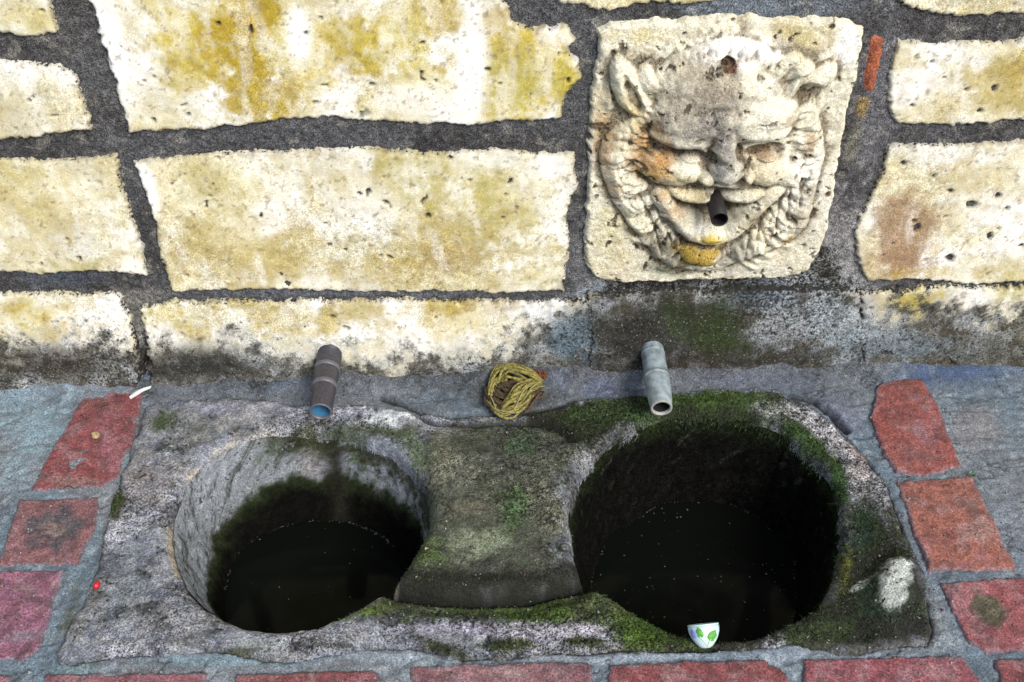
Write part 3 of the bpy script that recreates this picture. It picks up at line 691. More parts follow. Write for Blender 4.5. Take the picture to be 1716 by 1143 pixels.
# cement fillet run up against the foot of the wall
fil = sst(-.060, .0, v) ** 2 * (.018 + .022 * sst(on_ledge(300, 640)[0], on_ledge(600, 640)[0], u) * sst(on_ledge(1716, 640)[0], on_ledge(1400, 640)[0], u))
z += fil * (.7 + .6 * n1)
z -= sst(.0, .012, sds) * .35                # nothing under the basin stone
cr = sst(.008, -.004, np.abs(sds + (n2 - .5) * .01)) * sst(.42, .6, n1)
col = mixc(col, cr * .8, (.045, .045, .03)); z -= cr * .003
xa, xb = on_ledge(230, 640)[0], on_ledge(1500, 620)[0]
foot_dark = sst(-.050, -.004, v + (n1 - .5) * .06 + (n2 - .5) * .03) * sst(xa - .02, xa + .03, u) * sst(xb + .05, xb - .05, u)  # cement gets darker towards the foot of the wall
col = mixc(col, foot_dark * .85, (.035, .037, .035)); msk[..., 0] += foot_dark * .3; msk[..., 2] -= foot_dark * .10; msk[..., 1] += foot_dark * .2
wide = sst(-.13, -.04, v + (n1 - .5) * .12) * sst(xa - .02, xa + .05, u) * sst(xb + .02, xb - .1, u); col = mixc(col, wide * .45, (.06, .065, .075))
# long crack from the wrapped rag to the left and right of the basins
crack = dline(u + (n2 - .5) * .01, v + (n1 - .5) * .01, lg([(640, 668), (680, 678), (720, 696), (800, 700), (860, 694), (930, 682)]))
z -= np.exp(-(crack / .004) ** 2) * .010; col = mixc(col, np.exp(-(crack / .004) ** 2), (.012, .011, .01))
crack = dline(u + (n2 - .5) * .008, v + (n1 - .5) * .008, lg([(1325, 660), (1365, 672), (1395, 695), (1418, 722)]))
z -= np.exp(-(crack / .005) ** 2) * .014; col = mixc(col, np.exp(-(crack / .005) ** 2), (.012, .012, .012))
keep = sds < .02
P = np.stack([u, v, z], -1).reshape(-1, 3)
P, f, cc, mm = compact(P, grid_faces(len(U), len(V), keep), col.reshape(-1, 3), msk.reshape(-1, 3))
ledge = put_mesh('pavement', P, f, M_CEMENT, None, cc, mm)
tag(ledge, kind='structure', label='blue-grey cement bed of the ledge with bricks set in it round the basin stone')

RB = (.155, .048, .050); RB2 = (.20, .064, .055); PK = (.18, .075, .090)
def brick(poly, base, seed, blobs=(), proud=.0022, res=.0022, label=None):
    poly = np.array(poly, float); lo, hi = poly.min(0) - .008, poly.max(0) + .008
    U = np.arange(lo[0], hi[0], res); V = np.arange(lo[1], hi[1], res); u, v = np.meshgrid(U, V)
    sd = sdpoly(u, v, poly) + (fbm(u, v, 140, 4, seed, .65) - .5) * .006 + (fbm(u, v, 30, 3, seed + 12) - .5) * .006
    t = np.clip(sd / .0035, 0, 1)
    z = (proud + .0030) * np.sqrt(np.clip(1 - (1 - t) ** 2, 0, 1)) + np.minimum(sd, 0) * 2 - .001
    z += t * ((fbm(u, v, 16, 3, seed + 1) - .5) * .005 + (fbm(u, v, 75, 4, seed + 2) - .5) * .004)
    n1 = fbm(u, v, 24, 5, seed + 3, .6); n2 = fbm(u, v, 90, 4, seed + 4, .6); nn = .6 * n1 + .4 * n2
    col = np.empty(u.shape + (3,)); col[:] = base
    col *= (.65 + .7 * n1)[..., None]
    col = mixc(col, sst(.50, .70, n1) * .6, (.17, .085, .10)); col = mixc(col, sst(.55, .72, n2) * .4, (.15, .055, .06))
    col *= 1.22
    col = mixc(col, sst(.54, .7, fbm(u, v, 45, 4, seed + 5)) * .4, (.24, .17, .18))
    col = paint(col, u, v, PL, blobs, nn)
    col = mixc(col, sst(.005, 0., sd + (n2 - .5) * .008) * .7, (.13, .14, .17))
    col = mixc(col, sst(.55, .66, fbm(u, v, 60, 5, seed + 9, .7)) * .45, (.06, .035, .04))
    msk = np.zeros(u.shape + (3,)); msk[..., 0] = .5; msk[..., 1] = .3; msk[..., 2] = .2
    P = np.stack([u, v, z], -1).reshape(-1, 3)
    P, f, cc, mm = compact(P, grid_faces(len(U), len(V), sd > -.005), col.reshape(-1, 3), msk.reshape(-1, 3))
    o = put_mesh('brick', P, f, M_BRICK, ledge, cc, mm)
    if label: o['label'] = label
    return o
DK = (.07, .06, .06)
brick(lg([(146, 660), (244, 652), (226, 730), (200, 800), (172, 818), (52, 824), (80, 770), (112, 715)]), RB, 1000, [(160, 680, 60, 14, 0, (.15, .07, .05), .6, .7, 1.), (130, 810, 70, 12, 0, (.2, .14, .13), .6, .7, 1.)])
brick(lg([(32, 840), (168, 834), (162, 890), (130, 948), (-6, 952), (14, 890)]), (.15, .075, .080), 1010, [(95, 885, 58, 46, -15, (.06, .06, .07), .95, .45, 1.1), (90, 890, 30, 22, 0, (.19, .14, .13), .8, .5, 1.4)], label='brick with a dark crusty patch in its middle')
brick(lg([(-90, 962), (108, 956), (92, 1020), (66, 1088), (40, 1108), (-120, 1118)]), (.17, .078, .115), 1020, [(40, 1070, 50, 14, -10, (.18, .17, .2), .6, .7, 1.)])
brick(lg([(78, 1132), (345, 1129), (352, 1210), (56, 1212)]), PK, 1030)
brick(lg([(-330, 1136), (20, 1133), (0, 1212), (-350, 1214)]), PK, 1035)
brick(lg([(398, 1133), (560, 1126), (628, 1128), (642, 1150), (644, 1210), (380, 1212)]), RB, 1040)
brick(lg([(688, 1120), (760, 1114), (992, 1112), (1000, 1205), (682, 1208)]), (.17, .085, .098), 1050, [(850, 1130, 60, 20, 0, (.30, .22, .22), .5, .7, 1.)])
brick(lg([(1020, 1114), (1280, 1108), (1310, 1122), (1332, 1150), (1340, 1205), (1014, 1206)]), RB, 1060)
brick(lg([(1345, 1106), (1612, 1102), (1650, 1150), (1668, 1200), (1340, 1204)]), (.185, .060, .072), 1070)
brick(lg([(1662, 1106), (1900, 1100), (1930, 1198), (1690, 1200)]), RB, 1080)
brick(lg([(1470, 648), (1500, 636), (1546, 638), (1576, 690), (1612, 786), (1545, 799), (1502, 792), (1478, 764), (1458, 700)]), RB2, 1090, [(1500, 645, 60, 14, 0, (.16, .07, .06), .7, .7, 1.), (1540, 770, 60, 22, 0, (.17, .08, .08), .6, .7, 1.1), (1475, 700, 16, 60, 0, (.2, .045, .035), .6, .7, 1.)])
brick(lg([(1500, 808), (1628, 800), (1660, 860), (1704, 956), (1640, 962), (1556, 956), (1530, 890)]), (.215, .085, .066), 1100, [(1620, 850, 40, 26, 20, (.17, .10, .09), .8, .6, 1.2), (1640, 890, 40, 30, 20, (.30, .20, .18), .6, .6, 1.2)])
brick(lg([(1574, 978), (1800, 966), (1860, 1090), (1656, 1096), (1622, 1080), (1598, 1030)]), (.21, .068, .074), 1110, [(1655, 1025, 38, 26, 25, (.09, .08, .055), 1., .35, .8), (1665, 1045, 22, 16, 30, (.07, .06, .04), .9, .4, .8)], label='red brick with a dark patch on it')  # the dark patch is colour on the brick face only

# ------------------------------------------------------------------ basin stone with two round bowls
basin = empty('double_basin', (on_ledge(850, 880)[0], on_ledge(850, 880)[1], 0))
tag(basin, 'grey mossy stone slab with two round dark bowls side by side, set in the ledge', 'basin')
BO = np.array((basin.location.x, basin.location.y, 0))
def jitter_poly(px, z, n, amp, seed):
    p = chaikin(lg(px, z), 3)
    d = np.r_[0, np.cumsum(np.hypot(*(np.roll(p, -1, 0) - p).T))]; pp = np.vstack([p, p[:1]])
    s = np.linspace(0, d[-1], n, endpoint=False)
    q = np.stack([np.interp(s, d, pp[:, 0]), np.interp(s, d, pp[:, 1])], 1)
    c = q.mean(0); r = q - c; L = np.hypot(*r.T)
    j = (fbm(q[:, 0], q[:, 1], 35, 4, seed, .6) - .5) * amp
    return q + r / L[:, None] * j[:, None]
holeL = jitter_poly([(288, 910), (290, 860), (308, 808), (342, 768), (390, 742), (450, 722), (530, 712), (600, 722), (655, 748), (700, 788), (722, 830), (724, 872), (704, 920), (660, 984), (640, 990), (600, 1020), (545, 1044), (480, 1053), (420, 1045), (365, 1024), (325, 995), (300, 955)], .008, 420, .006, 600)
holeR = jitter_poly([(950, 855), (962, 805), (1000, 748), (1060, 708), (1130, 682), (1230, 682), (1312, 708), (1374, 756), (1408, 812), (1416, 870), (1410, 940), (1386, 1000), (1332, 1042), (1260, 1068), (1185, 1070), (1120, 1056), (1050, 1018), (1005, 984), (972, 972), (962, 930)], .008, 420, .010, 610)
divp = chaikin(lg([(705, 700), (940, 690), (990, 720), (955, 800), (946, 850), (955, 920), (972, 968), (900, 984), (820, 998), (740, 994), (660, 978), (700, 925), (728, 870), (720, 800)], .016), 2)
front_line = lg([(640, 982), (660, 984), (740, 996), (820, 1000), (900, 990), (975, 972), (1010, 974)], .012)
YB = on_ledge(850, 705)[1]
WX = (np.array([p[0] for p in front_line]), np.array([p[1] for p in front_line]))
lich = (1498, 985, 44, 46, 60)
def zslab(x, y):
    n1 = fbm(x, y, 16, 4, 620)
    z = .006 + (fbm(x, y, 7, 3, 621) - .5) * .012 + (n1 - .5) * .008
    sd = sdpoly(x, y, divp)
    z = z + .013 * sst(-.012, .014, sd) * sst(YB, YB - .12, y)                                  # the waist between the bowls stands higher
    z = z - .012 * sst(.004, -.006, y - np.interp(x, *WX) - .002) * sst(-.02, .0, sd + .012) - .020 * np.exp(-(dline(x, y, front_line) / .0045) ** 2)       # joint in front of the waist
    r = blobmask(x, y, PL, (1505, 990, 60, 70, 20)); z = z + .020 * sst(1.1, .3, r)
    r = blobmask(x, y, PL, (640, 700, 90, 22, 0)); z = z + .006 * sst(1.1, .3, r)
    return z
U = np.arange(slab_poly[:, 0].min() - .01, slab_poly[:, 0].max() + .01, .0016)
V = np.arange(slab_poly[:, 1].min() - .01, slab_poly[:, 1].max() + .01, .0016)
u, v = np.meshgrid(U, V)
n1 = fbm(u, v, 18, 5, 630, .6); n2 = fbm(u, v, 80, 4, 631, .62); nn = .6 * n1 + .4 * n2
sd = sdpoly(u, v, slab_poly) + (fbm(u, v, 40, 4, 632) - .5) * .016
dL = sdpoly(u, v, holeL); dR = sdpoly(u, v, holeR)
zb = zslab(u, v)
z = zb + (fbm(u, v, 60, 4, 633, .6) - .5) * .006 * sst(.002, -.01, np.maximum(dL, dR))
t = np.clip(sd / .012, 0, 1); z = z - .008 * (1 - np.sqrt(np.clip(1 - (1 - t) ** 2, 0, 1))) + np.minimum(sd, 0) * 1.5
def lip(d, r): 
    q = np.clip((d + r) / r, 0, 1); return -r * .8 * (1 - np.sqrt(1 - q * q * .999)) - np.clip(d, 0, 1) * 6
flare = .010 + .018 * sst(on_ledge(520, 900)[0], on_ledge(330, 900)[0], u)
z = z + np.where(dL > -flare, lip(dL, flare), 0) + np.where(dR > -.012, lip(dR, .012), 0)

SL_POLY = {
 'waist': [(730, 712), (800, 700), (940, 688), (1040, 696), (1010, 745), (965, 790), (935, 850), (935, 930), (960, 985), (880, 1004), (760, 1010), (640, 990), (680, 930), (706, 880), (712, 820), (700, 770)],
 'corner': [(1410, 842), (1470, 850), (1512, 900), (1545, 980), (1572, 1076), (1440, 1096), (1300, 1082), (1180, 1094), (1050, 1090), (1100, 1056), (1250, 1070), (1340, 1040), (1388, 1000), (1412, 930)],
 'kerb': [(640, 984), (820, 1002), (985, 978), (1060, 1020), (1130, 1060), (1150, 1092), (1045, 1088), (1010, 1052), (900, 1042), (800, 1046), (700, 1040), (600, 1048), (560, 1045), (620, 1010)],
 'belt': [(985, 760), (930, 720), (950, 682), (1080, 670), (1230, 668), (1290, 692), (1350, 718), (1400, 762), (1428, 835), (1408, 850), (1395, 800), (1360, 755), (1300, 715), (1200, 700), (1100, 700), (1050, 715)],
}
SL_BLOBS = [
    (SL_POLY['waist'], (.060, .068, .045), .92, .03, .035), (SL_POLY['belt'], (.022, .030, .012), .95, .012, .02), (SL_POLY['corner'], (.016, .017, .012), .97, .02, .025), (SL_POLY['kerb'], (.050, .068, .020), .95, .02, .03),
    (300, 720, 70, 50, 0, (.17, .17, .17), .6, .7, 1.1), (275, 710, 30, 24, 0, (.055, .07, .035), .8, .6, 1.), (350, 715, 60, 24, 0, (.08, .09, .08), .6, .7, 1.1), (420, 705, 80, 30, 0, (.34, .33, .33), .6, .7, 1.2),
    (380, 690, 60, 16, 0, (.25, .25, .32), .6, .7, 1.), (560, 690, 120, 26, 0, (.34, .35, .42), .75, .7, 1.1), (660, 705, 60, 22, 0, (.50, .54, .56), .75, .6, 1.1), (440, 735, 60, 20, -15, (.33, .30, .27), .7, .7, 1.2),
    (690, 720, 30, 14, 0, (.05, .05, .04), .8, .6, 1.), (730, 720, 34, 30, 0, (.30, .31, .38), .7, .7, 1.),
    (370, 775, 22, 60, 55, (.40, .37, .31), .8, .6, 1.2), (310, 850, 14, 70, 12, (.42, .37, .28), .8, .6, 1.1), (290, 930, 10, 60, -8, (.33, .28, .18), .7, .6, 1.),
    (250, 800, 60, 70, 15, (.21, .19, .185), .7, .8, 1.2), (210, 980, 70, 70, 20, (.20, .23, .26), .6, .8, 1.2), (190, 905, 26, 30, 10, (.34, .35, .40), .75, .6, 1.), (195, 848, 16, 26, 8, (.03, .035, .015), .95, .5, .8),
    (185, 955, 34, 34, 0, (.065, .07, .085), .75, .6, 1.1), (150, 970, 16, 16, 0, (.14, .12, .11), .8, .6, .8), (112, 1050, 12, 60, 20, (.05, .06, .03), .75, .6, 1.),
    (300, 1040, 130, 36, 12, (.27, .28, .31), .6, .8, 1.2), (450, 1080, 130, 16, 0, (.28, .31, .32), .6, .8, 1.1), (400, 1092, 50, 10, 0, (.05, .06, .03), .8, .6, 1.1), (560, 1088, 60, 8, 0, (.05, .05, .035), .7, .6, 1.1),
    # the waist
    (860, 760, 90, 60, 0, (.040, .037, .036), .7, .7, 1.1), (780, 800, 60, 50, 0, (.12, .125, .10), .7, .7, 1.4), (900, 840, 40, 60, 0, (.10, .10, .075), .6, .7, 1.4), (770, 730, 60, 20, 0, (.17, .165, .16), .7, .7, 1.3), (810, 960, 90, 20, 0, (.03, .028, .026), .8, .6, 1.1), (745, 770, 34, 60, 0, (.14, .14, .10), .7, .7, 1.2), (880, 750, 40, 40, 0, (.05, .10, .045), .6, .7, 1.1),
    (800, 925, 80, 46, 0, (.19, .22, .15), .95, .6, 1.2), (860, 870, 30, 46, 0, (.08, .14, .055), .8, .6, 1.), (790, 870, 60, 26, 0, (.16, .15, .11), .6, .7, 1.2), (720, 940, 50, 50, 20, (.07, .10, .035), .8, .6, 1.), (930, 900, 40, 40, 0, (.15, .15, .09), .6, .7, 1.3),
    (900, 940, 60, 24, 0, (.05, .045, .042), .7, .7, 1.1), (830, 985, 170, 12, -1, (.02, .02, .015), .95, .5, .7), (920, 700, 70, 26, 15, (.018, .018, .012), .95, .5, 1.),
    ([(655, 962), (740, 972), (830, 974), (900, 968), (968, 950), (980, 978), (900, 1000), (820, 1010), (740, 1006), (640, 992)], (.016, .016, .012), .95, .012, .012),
    # front kerb
    (900, 1030, 70, 24, 0, (.06, .10, .018), .7, .6, 1.), (700, 1025, 60, 20, 0, (.17, .20, .14), .7, .6, 1.1), (620, 1030, 34, 14, -20, (.10, .15, .03), .7, .6, 1.),
    (780, 1058, 240, 14, 0, (.27, .26, .32), .9, .5, .8), (640, 1060, 90, 16, 0, (.30, .31, .37), .8, .6, .9), (950, 1062, 90, 12, 0, (.32, .31, .35), .9, .5, .8),
    (745, 1092, 60, 14, 20, (.04, .045, .022), .95, .5, .9), (850, 1086, 60, 12, 0, (.045, .055, .022), .95, .5, .9), (980, 1080, 60, 10, 0, (.04, .05, .02), .95, .5, .9),
    # right of the right bowl
    (1110, 1068, 110, 34, 12, (.045, .085, .012), .95, .5, .8), (1230, 1082, 90, 16, 0, (.03, .03, .018), .9, .5, .9), (1350, 1072, 90, 26, -8, (.035, .05, .02), .95, .5, .9), (1450, 890, 45, 60, 0, (.018, .042, .026), .9, .5, .9), (1465, 1010, 60, 40, 0, (.022, .045, .022), .8, .6, 1.), (1415, 960, 14, 60, 8, (.13, .13, .03), .8, .6, .9),
    (1440, 790, 44, 40, 40, (.33, .31, .31), .85, .6, .9), (1380, 720, 70, 26, 38, (.36, .35, .37), .9, .5, .9), (1300, 690, 70, 20, 14, (.30, .31, .30), .9, .5, .9), (1445, 770, 34, 26, 40, (.20, .15, .14), .7, .6, 1.), (1490, 860, 26, 50, -20, (.16, .155, .17), .7, .6, 1.),
    (1180, 676, 170, 20, 0, (.05, .085, .02), .95, .5, .9), (1210, 655, 90, 10, 0, (.28, .34, .22), .8, .6, .9), (1020, 700, 90, 30, 0, (.045, .08, .025), .95, .5, .8), (1350, 738, 60, 16, 40, (.035, .07, .02), .9, .5, .8), (1408, 810, 18, 60, -10, (.03, .07, .018), .9, .5, .8),
    (1150, 690, 120, 10, 0, (.015, .018, .01), .7, .6, 1.),
    (1500, 970, 36, 34, 30, (.50, .54, .50), .95, .4, .9), (1490, 1010, 26, 20, 60, (.42, .45, .42), .9, .4, 1.), (1440, 985, 26, 6, -30, (.35, .38, .34), .6, .5, 1.),
    (600, 728, 150, 12, 3, (.045, .055, .02), .75, .6, 1.1), (700, 760, 26, 36, -30, (.10, .14, .08), .7, .6, 1.1), (500, 722, 50, 10, -10, (.04, .045, .02), .8, .6, 1.1),
]
col = np.empty(u.shape + (3,)); col[:] = (.140, .155, .190)
col *= (.15 + 1.85 * n1)[..., None]
n3 = fbm(u, v, 9, 4, 641); n4 = fbm(u, v, 38, 5, 642, .68)
col = mixc(col, sst(.5, .68, n3) * .5, (.24, .235, .27)); col = mixc(col, sst(.52, .66, n4) * .6, (.065, .066, .062)); col = mixc(col, sst(.48, .36, n4) * .4, (.30, .31, .34))
col = mixc(col, sst(.5, .7, fbm(u, v, 35, 4, 640)) * .5, (.12, .115, .105)); col = mixc(col, sst(.52, .7, n2) * .35, (.38, .38, .38))
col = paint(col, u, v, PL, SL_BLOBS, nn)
crk = sst(.010, .002, np.abs(fbm(u, v, 13, 5, 643, .6) - .5)) * sst(.45, .6, n3 + .05); col = mixc(col, crk * .85, (.022, .022, .02)); z = z - crk * .004
gash = dline(u + (n2 - .5) * .012, v + (n1 - .5) * .012, lg([(560, 672), (640, 676), (690, 690), (730, 706), (800, 710), (860, 706), (905, 702), (940, 712), (958, 732)], .010))
gsum = np.zeros_like(u)
gw = np.interp(u, [on_ledge(640, 690)[0], on_ledge(730, 690)[0], on_ledge(860, 690)[0], on_ledge(930, 700)[0]], [.0018, .004, .006, .012])
gm = np.exp(-(gash / gw) ** 2); col = mixc(col, gm * .97, (.008, .008, .007)); z = z - gm * .014; gsum += gm
gash = dline(u + (n2 - .5) * .01, v + (n1 - .5) * .01, lg([(1250, 655), (1325, 662), (1365, 674), (1395, 697), (1422, 728)], .006)); gm = np.exp(-(gash / .003) ** 2); col = mixc(col, gm * .95, (.010, .010, .010)); z = z - gm * .010; gsum += gm
fl = np.exp(-(dline(u, v, front_line) / .005) ** 2); col = mixc(col, fl * .95, (.010, .010, .008)); gsum = np.clip(gsum + fl, 0, 1)
edgeD = sst(.010, .0, sd) * sst(.35, .6, n1); col = mixc(col, edgeD * .7, (.05, .05, .035))
rimL = sst(.006, -.004, np.abs(dL + .002)) * sst(on_ledge(700, 1000)[1] + .06, on_ledge(700, 1000)[1], v); col = mixc(col, rimL * .6, (.34, .32, .26))
msk = np.zeros(u.shape + (3,)); lum = col.mean(-1)
msk[..., 0] = .50 + .5 * sst(.4, .65, n3); msk[..., 1] = .15 + .4 * sst(.4, .65, n4); msk[..., 2] = .08 + .35 * sst(.03, .16, lum)
keep = (sd > -.010) & (dL < .004) & (dR < .004)
z = np.where(np.isfinite(z), z, 0)
msk *= (1 - gsum)[..., None]
P = np.stack([u, v, z], -1).reshape(-1, 3) - BO
slabP, slabCol = P + BO, col.reshape(-1, 3)
P2, f, cc, mm = compact(P, grid_faces(len(U), len(V), keep), col.reshape(-1, 3), msk.reshape(-1, 3))
put_mesh('slab', P2, f, M_BASIN, basin, cc, mm)
mossU, mossV, mossKeep = u.ravel(), v.ravel(), (keep & (sd > .001)).ravel()

WATER_Z = -.158
def bowl(hole, lipr, seed, dark, label):
    n = len(hole); c = hole.mean(0)
    prof_d = np.array([-.001, .001, .004, .010, .018, .026, .036, .055, .085, .12])
    prof_z = np.array([-.85 * lipr, -lipr - .004, -lipr - .018, -.055, -.095, -.130, -.165, -.195, -.215, -.22])
    tt = np.linspace(0, 1, 90) ** 1.15 * (len(prof_d) - 1)
    D = np.interp(tt, np.arange(len(prof_d)), prof_d); Z = np.interp(tt, np.arange(len(prof_d)), prof_z)
    r = hole - c; L = np.hypot(*r.T); rn = r / L[:, None]
    z0 = zslab(hole[:, 0], hole[:, 1])
    verts = []; aa = np.arange(n) / n
    A, DD = np.meshgrid(aa, D)
    ZZ = Z[:, None] + z0[None, :] * sst(.12, .0, -Z)[:, None]
    ca, sa = np.cos(A * 2 * np.pi), np.sin(A * 2 * np.pi)
    nz = (fbm(ca * .19 + ZZ * .9, sa * .19 + ZZ * .35, 40, 4, seed, .6) - .5) * .012 * sst(.001, .006, DD)
    R = DD + nz
    X = hole[None, :, 0] - rn[None, :, 0] * R; Yv = hole[None, :, 1] - rn[None, :, 1] * R
    n1 = fbm(ca * .19 + 3, sa * .19 + ZZ, 30, 4, seed + 2, .6); n2 = fbm(ca * .19 + ZZ, sa * .19 - ZZ * .5, 90, 4, seed + 3, .6)
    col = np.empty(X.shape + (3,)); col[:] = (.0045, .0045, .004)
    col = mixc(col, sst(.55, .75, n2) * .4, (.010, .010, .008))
    if not dark:
        # pale limewash above the tide mark, green film below it, drips under the pipe
        xl, xr = on_ledge(300, 880)[0], on_ledge(724, 880)[0]; fx = (X - xl) / (xr - xl)
        tide = -.078 - .030 * sst(.30, 0., fx) + .0 + (n1 - .5) * .06 + .015 * sst(.6, 1., fx)
        up = sst(-.008, .012, ZZ - tide)
        col = mixc(col, sst(-.04, .0, ZZ - tide) * .8, (.03, .04, .018))
        col = mixc(col, up, (.23, .25, .275))
        col = mixc(col, up * sst(.45, .62, n1) * sst(.10, .40, fx), (.10, .13, .08)); col = mixc(col, up * sst(.58, .7, n2) * .8, (.05, .055, .045))
        rimd = sst(-.060, -.03, ZZ + (n2 - .5) * .05) * sst(.15, .4, fx) * sst(.30, .5, n1 + .12); col = mixc(col, rimd * .9, (.028, .030, .014))
        drip = np.exp(-((X - on_ledge(548, 760)[0]) / .014) ** 2) * (Yv > c[1]); col = mixc(col, drip * .9, (.018, .018, .013))
        drip = np.exp(-((X - on_ledge(505, 760)[0]) / .018) ** 2) * up * sst(-.02, -.05, ZZ); col = mixc(col, drip * .5, (.26, .24, .24))
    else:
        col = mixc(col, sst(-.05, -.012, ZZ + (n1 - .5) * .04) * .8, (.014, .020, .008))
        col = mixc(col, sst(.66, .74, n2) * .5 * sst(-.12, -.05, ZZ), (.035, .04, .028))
    msk = np.zeros(X.shape + (3,)); msk[..., 0] = .8 if dark else .4; msk[..., 1] = .3; msk[..., 1] = np.where(col.mean(-1) > .02, .4, 0); msk[..., 2] = np.where((ZZ > -.09) & (col.mean(-1) > .02), .12, .0)
    P = np.stack([X, Yv, ZZ], -1).reshape(-1, 3) - BO
    m = len(D); i = np.arange(n * m).reshape(m, n); a = i[:-1]; b = np.roll(i, -1, 1)[:-1]; c2 = np.roll(i, -1, 1)[1:]; d = i[1:]
    f = np.stack([a, b, c2, d], -1).reshape(-1, 4)
    area = np.sum(hole[:, 0] * np.roll(hole[:, 1], -1) - np.roll(hole[:, 0], -1) * hole[:, 1])
    if area < 0: f = f[:, ::-1]
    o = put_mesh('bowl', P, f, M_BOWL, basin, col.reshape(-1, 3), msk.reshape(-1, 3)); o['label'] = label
    # floor
    ring = i[-1]; fl = np.vstack([P[ring], P[ring].mean(0)]); k = np.arange(n)
    cf = np.tile(np.array([[.004, .004, .004]]), (n + 1, 1)); mf = np.tile(np.array([[.5, 0, 0]]), (n + 1, 1))
    tri = np.stack([k, np.roll(k, -1), np.full(n, n)], 1)
    put_mesh('bowl_floor', fl, tri if area > 0 else tri[:, ::-1], M_BOWL, basin, cf, mf)
    return c
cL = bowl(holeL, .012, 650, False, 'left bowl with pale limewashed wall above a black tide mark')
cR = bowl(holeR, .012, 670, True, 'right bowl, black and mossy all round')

M_WATER = bpy.data.materials.new('still_water'); M_WATER.use_nodes = True
_b = M_WATER.node_tree.nodes['Principled BSDF']; _b.inputs['Base Color'].default_value = (.004, .005, .004, 1); _b.inputs['Roughness'].default_value = .08; _b.inputs['IOR'].default_value = 1.33; _b.inputs['Specular IOR Level'].default_value = .10
for hole in (holeL, holeR):
    c = hole.mean(0); n = len(hole); k = np.arange(n)
    pts = np.vstack([np.c_[c + (hole - c) * .93, np.full(n, WATER_Z)], [[c[0], c[1], WATER_Z]]])
    w = put_mesh('water', pts, np.stack([k, np.roll(k, -1), np.full(n, n)], 1), M_WATER)
    tag(w, kind='structure')
# floating bits and scum line
def quads_mesh(name, C0, A, B, cols, mat, parent=None):
    n = len(C0); V4 = np.stack([C0 - A - B, C0 + A - B, C0 + A + B, C0 - A + B], 1).reshape(-1, 3)
    f = np.arange(4 * n).reshape(-1, 4)
    return put_mesh(name, V4, f, mat, parent, np.repeat(cols, 4, 0), np.zeros((4 * n, 3)), False)
M_LEAFY = weathered('moss', 700, .75, .25, .0, .001)
def flecks(hole, n, nring, seed, bright):
    r = np.random.default_rng(seed); c = hole.mean(0)
    k = r.integers(0, len(hole), n); s = np.sqrt(r.uniform(0, 1, n)) * .86
    p = c + (hole[k] - c) * s[:, None]
    k2 = r.integers(0, len(hole), nring); inset = 1 - (.0345 + r.normal(0, .0012, nring)) / np.hypot(*(hole[k2] - c).T)
    p2 = c + (hole[k2] - c) * inset[:, None]
    ok = fbm(p2[:, 0], p2[:, 1], 30, 2, seed) > .42; p2 = p2[ok]
    p = np.vstack([p, p2]); m = len(p)
    sz = np.r_[r.uniform(.0004, .0013, n), r.uniform(.0004, .0009, len(p2))]; th = r.uniform(0, np.pi, m)
    C0 = np.c_[p, np.full(m, WATER_Z + .0012) + r.uniform(0, .0004, m)]
    A = np.c_[np.cos(th) * sz, np.sin(th) * sz, np.zeros(m)]; B = np.c_[-np.sin(th) * sz * .6, np.cos(th) * sz * .6, np.zeros(m)]
    g = bright * r.uniform(.1, 1, m) ** 2.5; cols = np.c_[g, g, g * .95]
    o = quads_mesh('floating_debris', C0, A, B, cols, M_LEAFY)
    tag(o, kind='stuff')
    return o
tag(flecks(holeL, 45, 500, 5, .22), 'scum flecks floating on the dark water of the left bowl', 'debris')
tag(flecks(holeR, 150, 600, 6, .20), 'scum flecks floating on the dark water of the right bowl', 'debris')

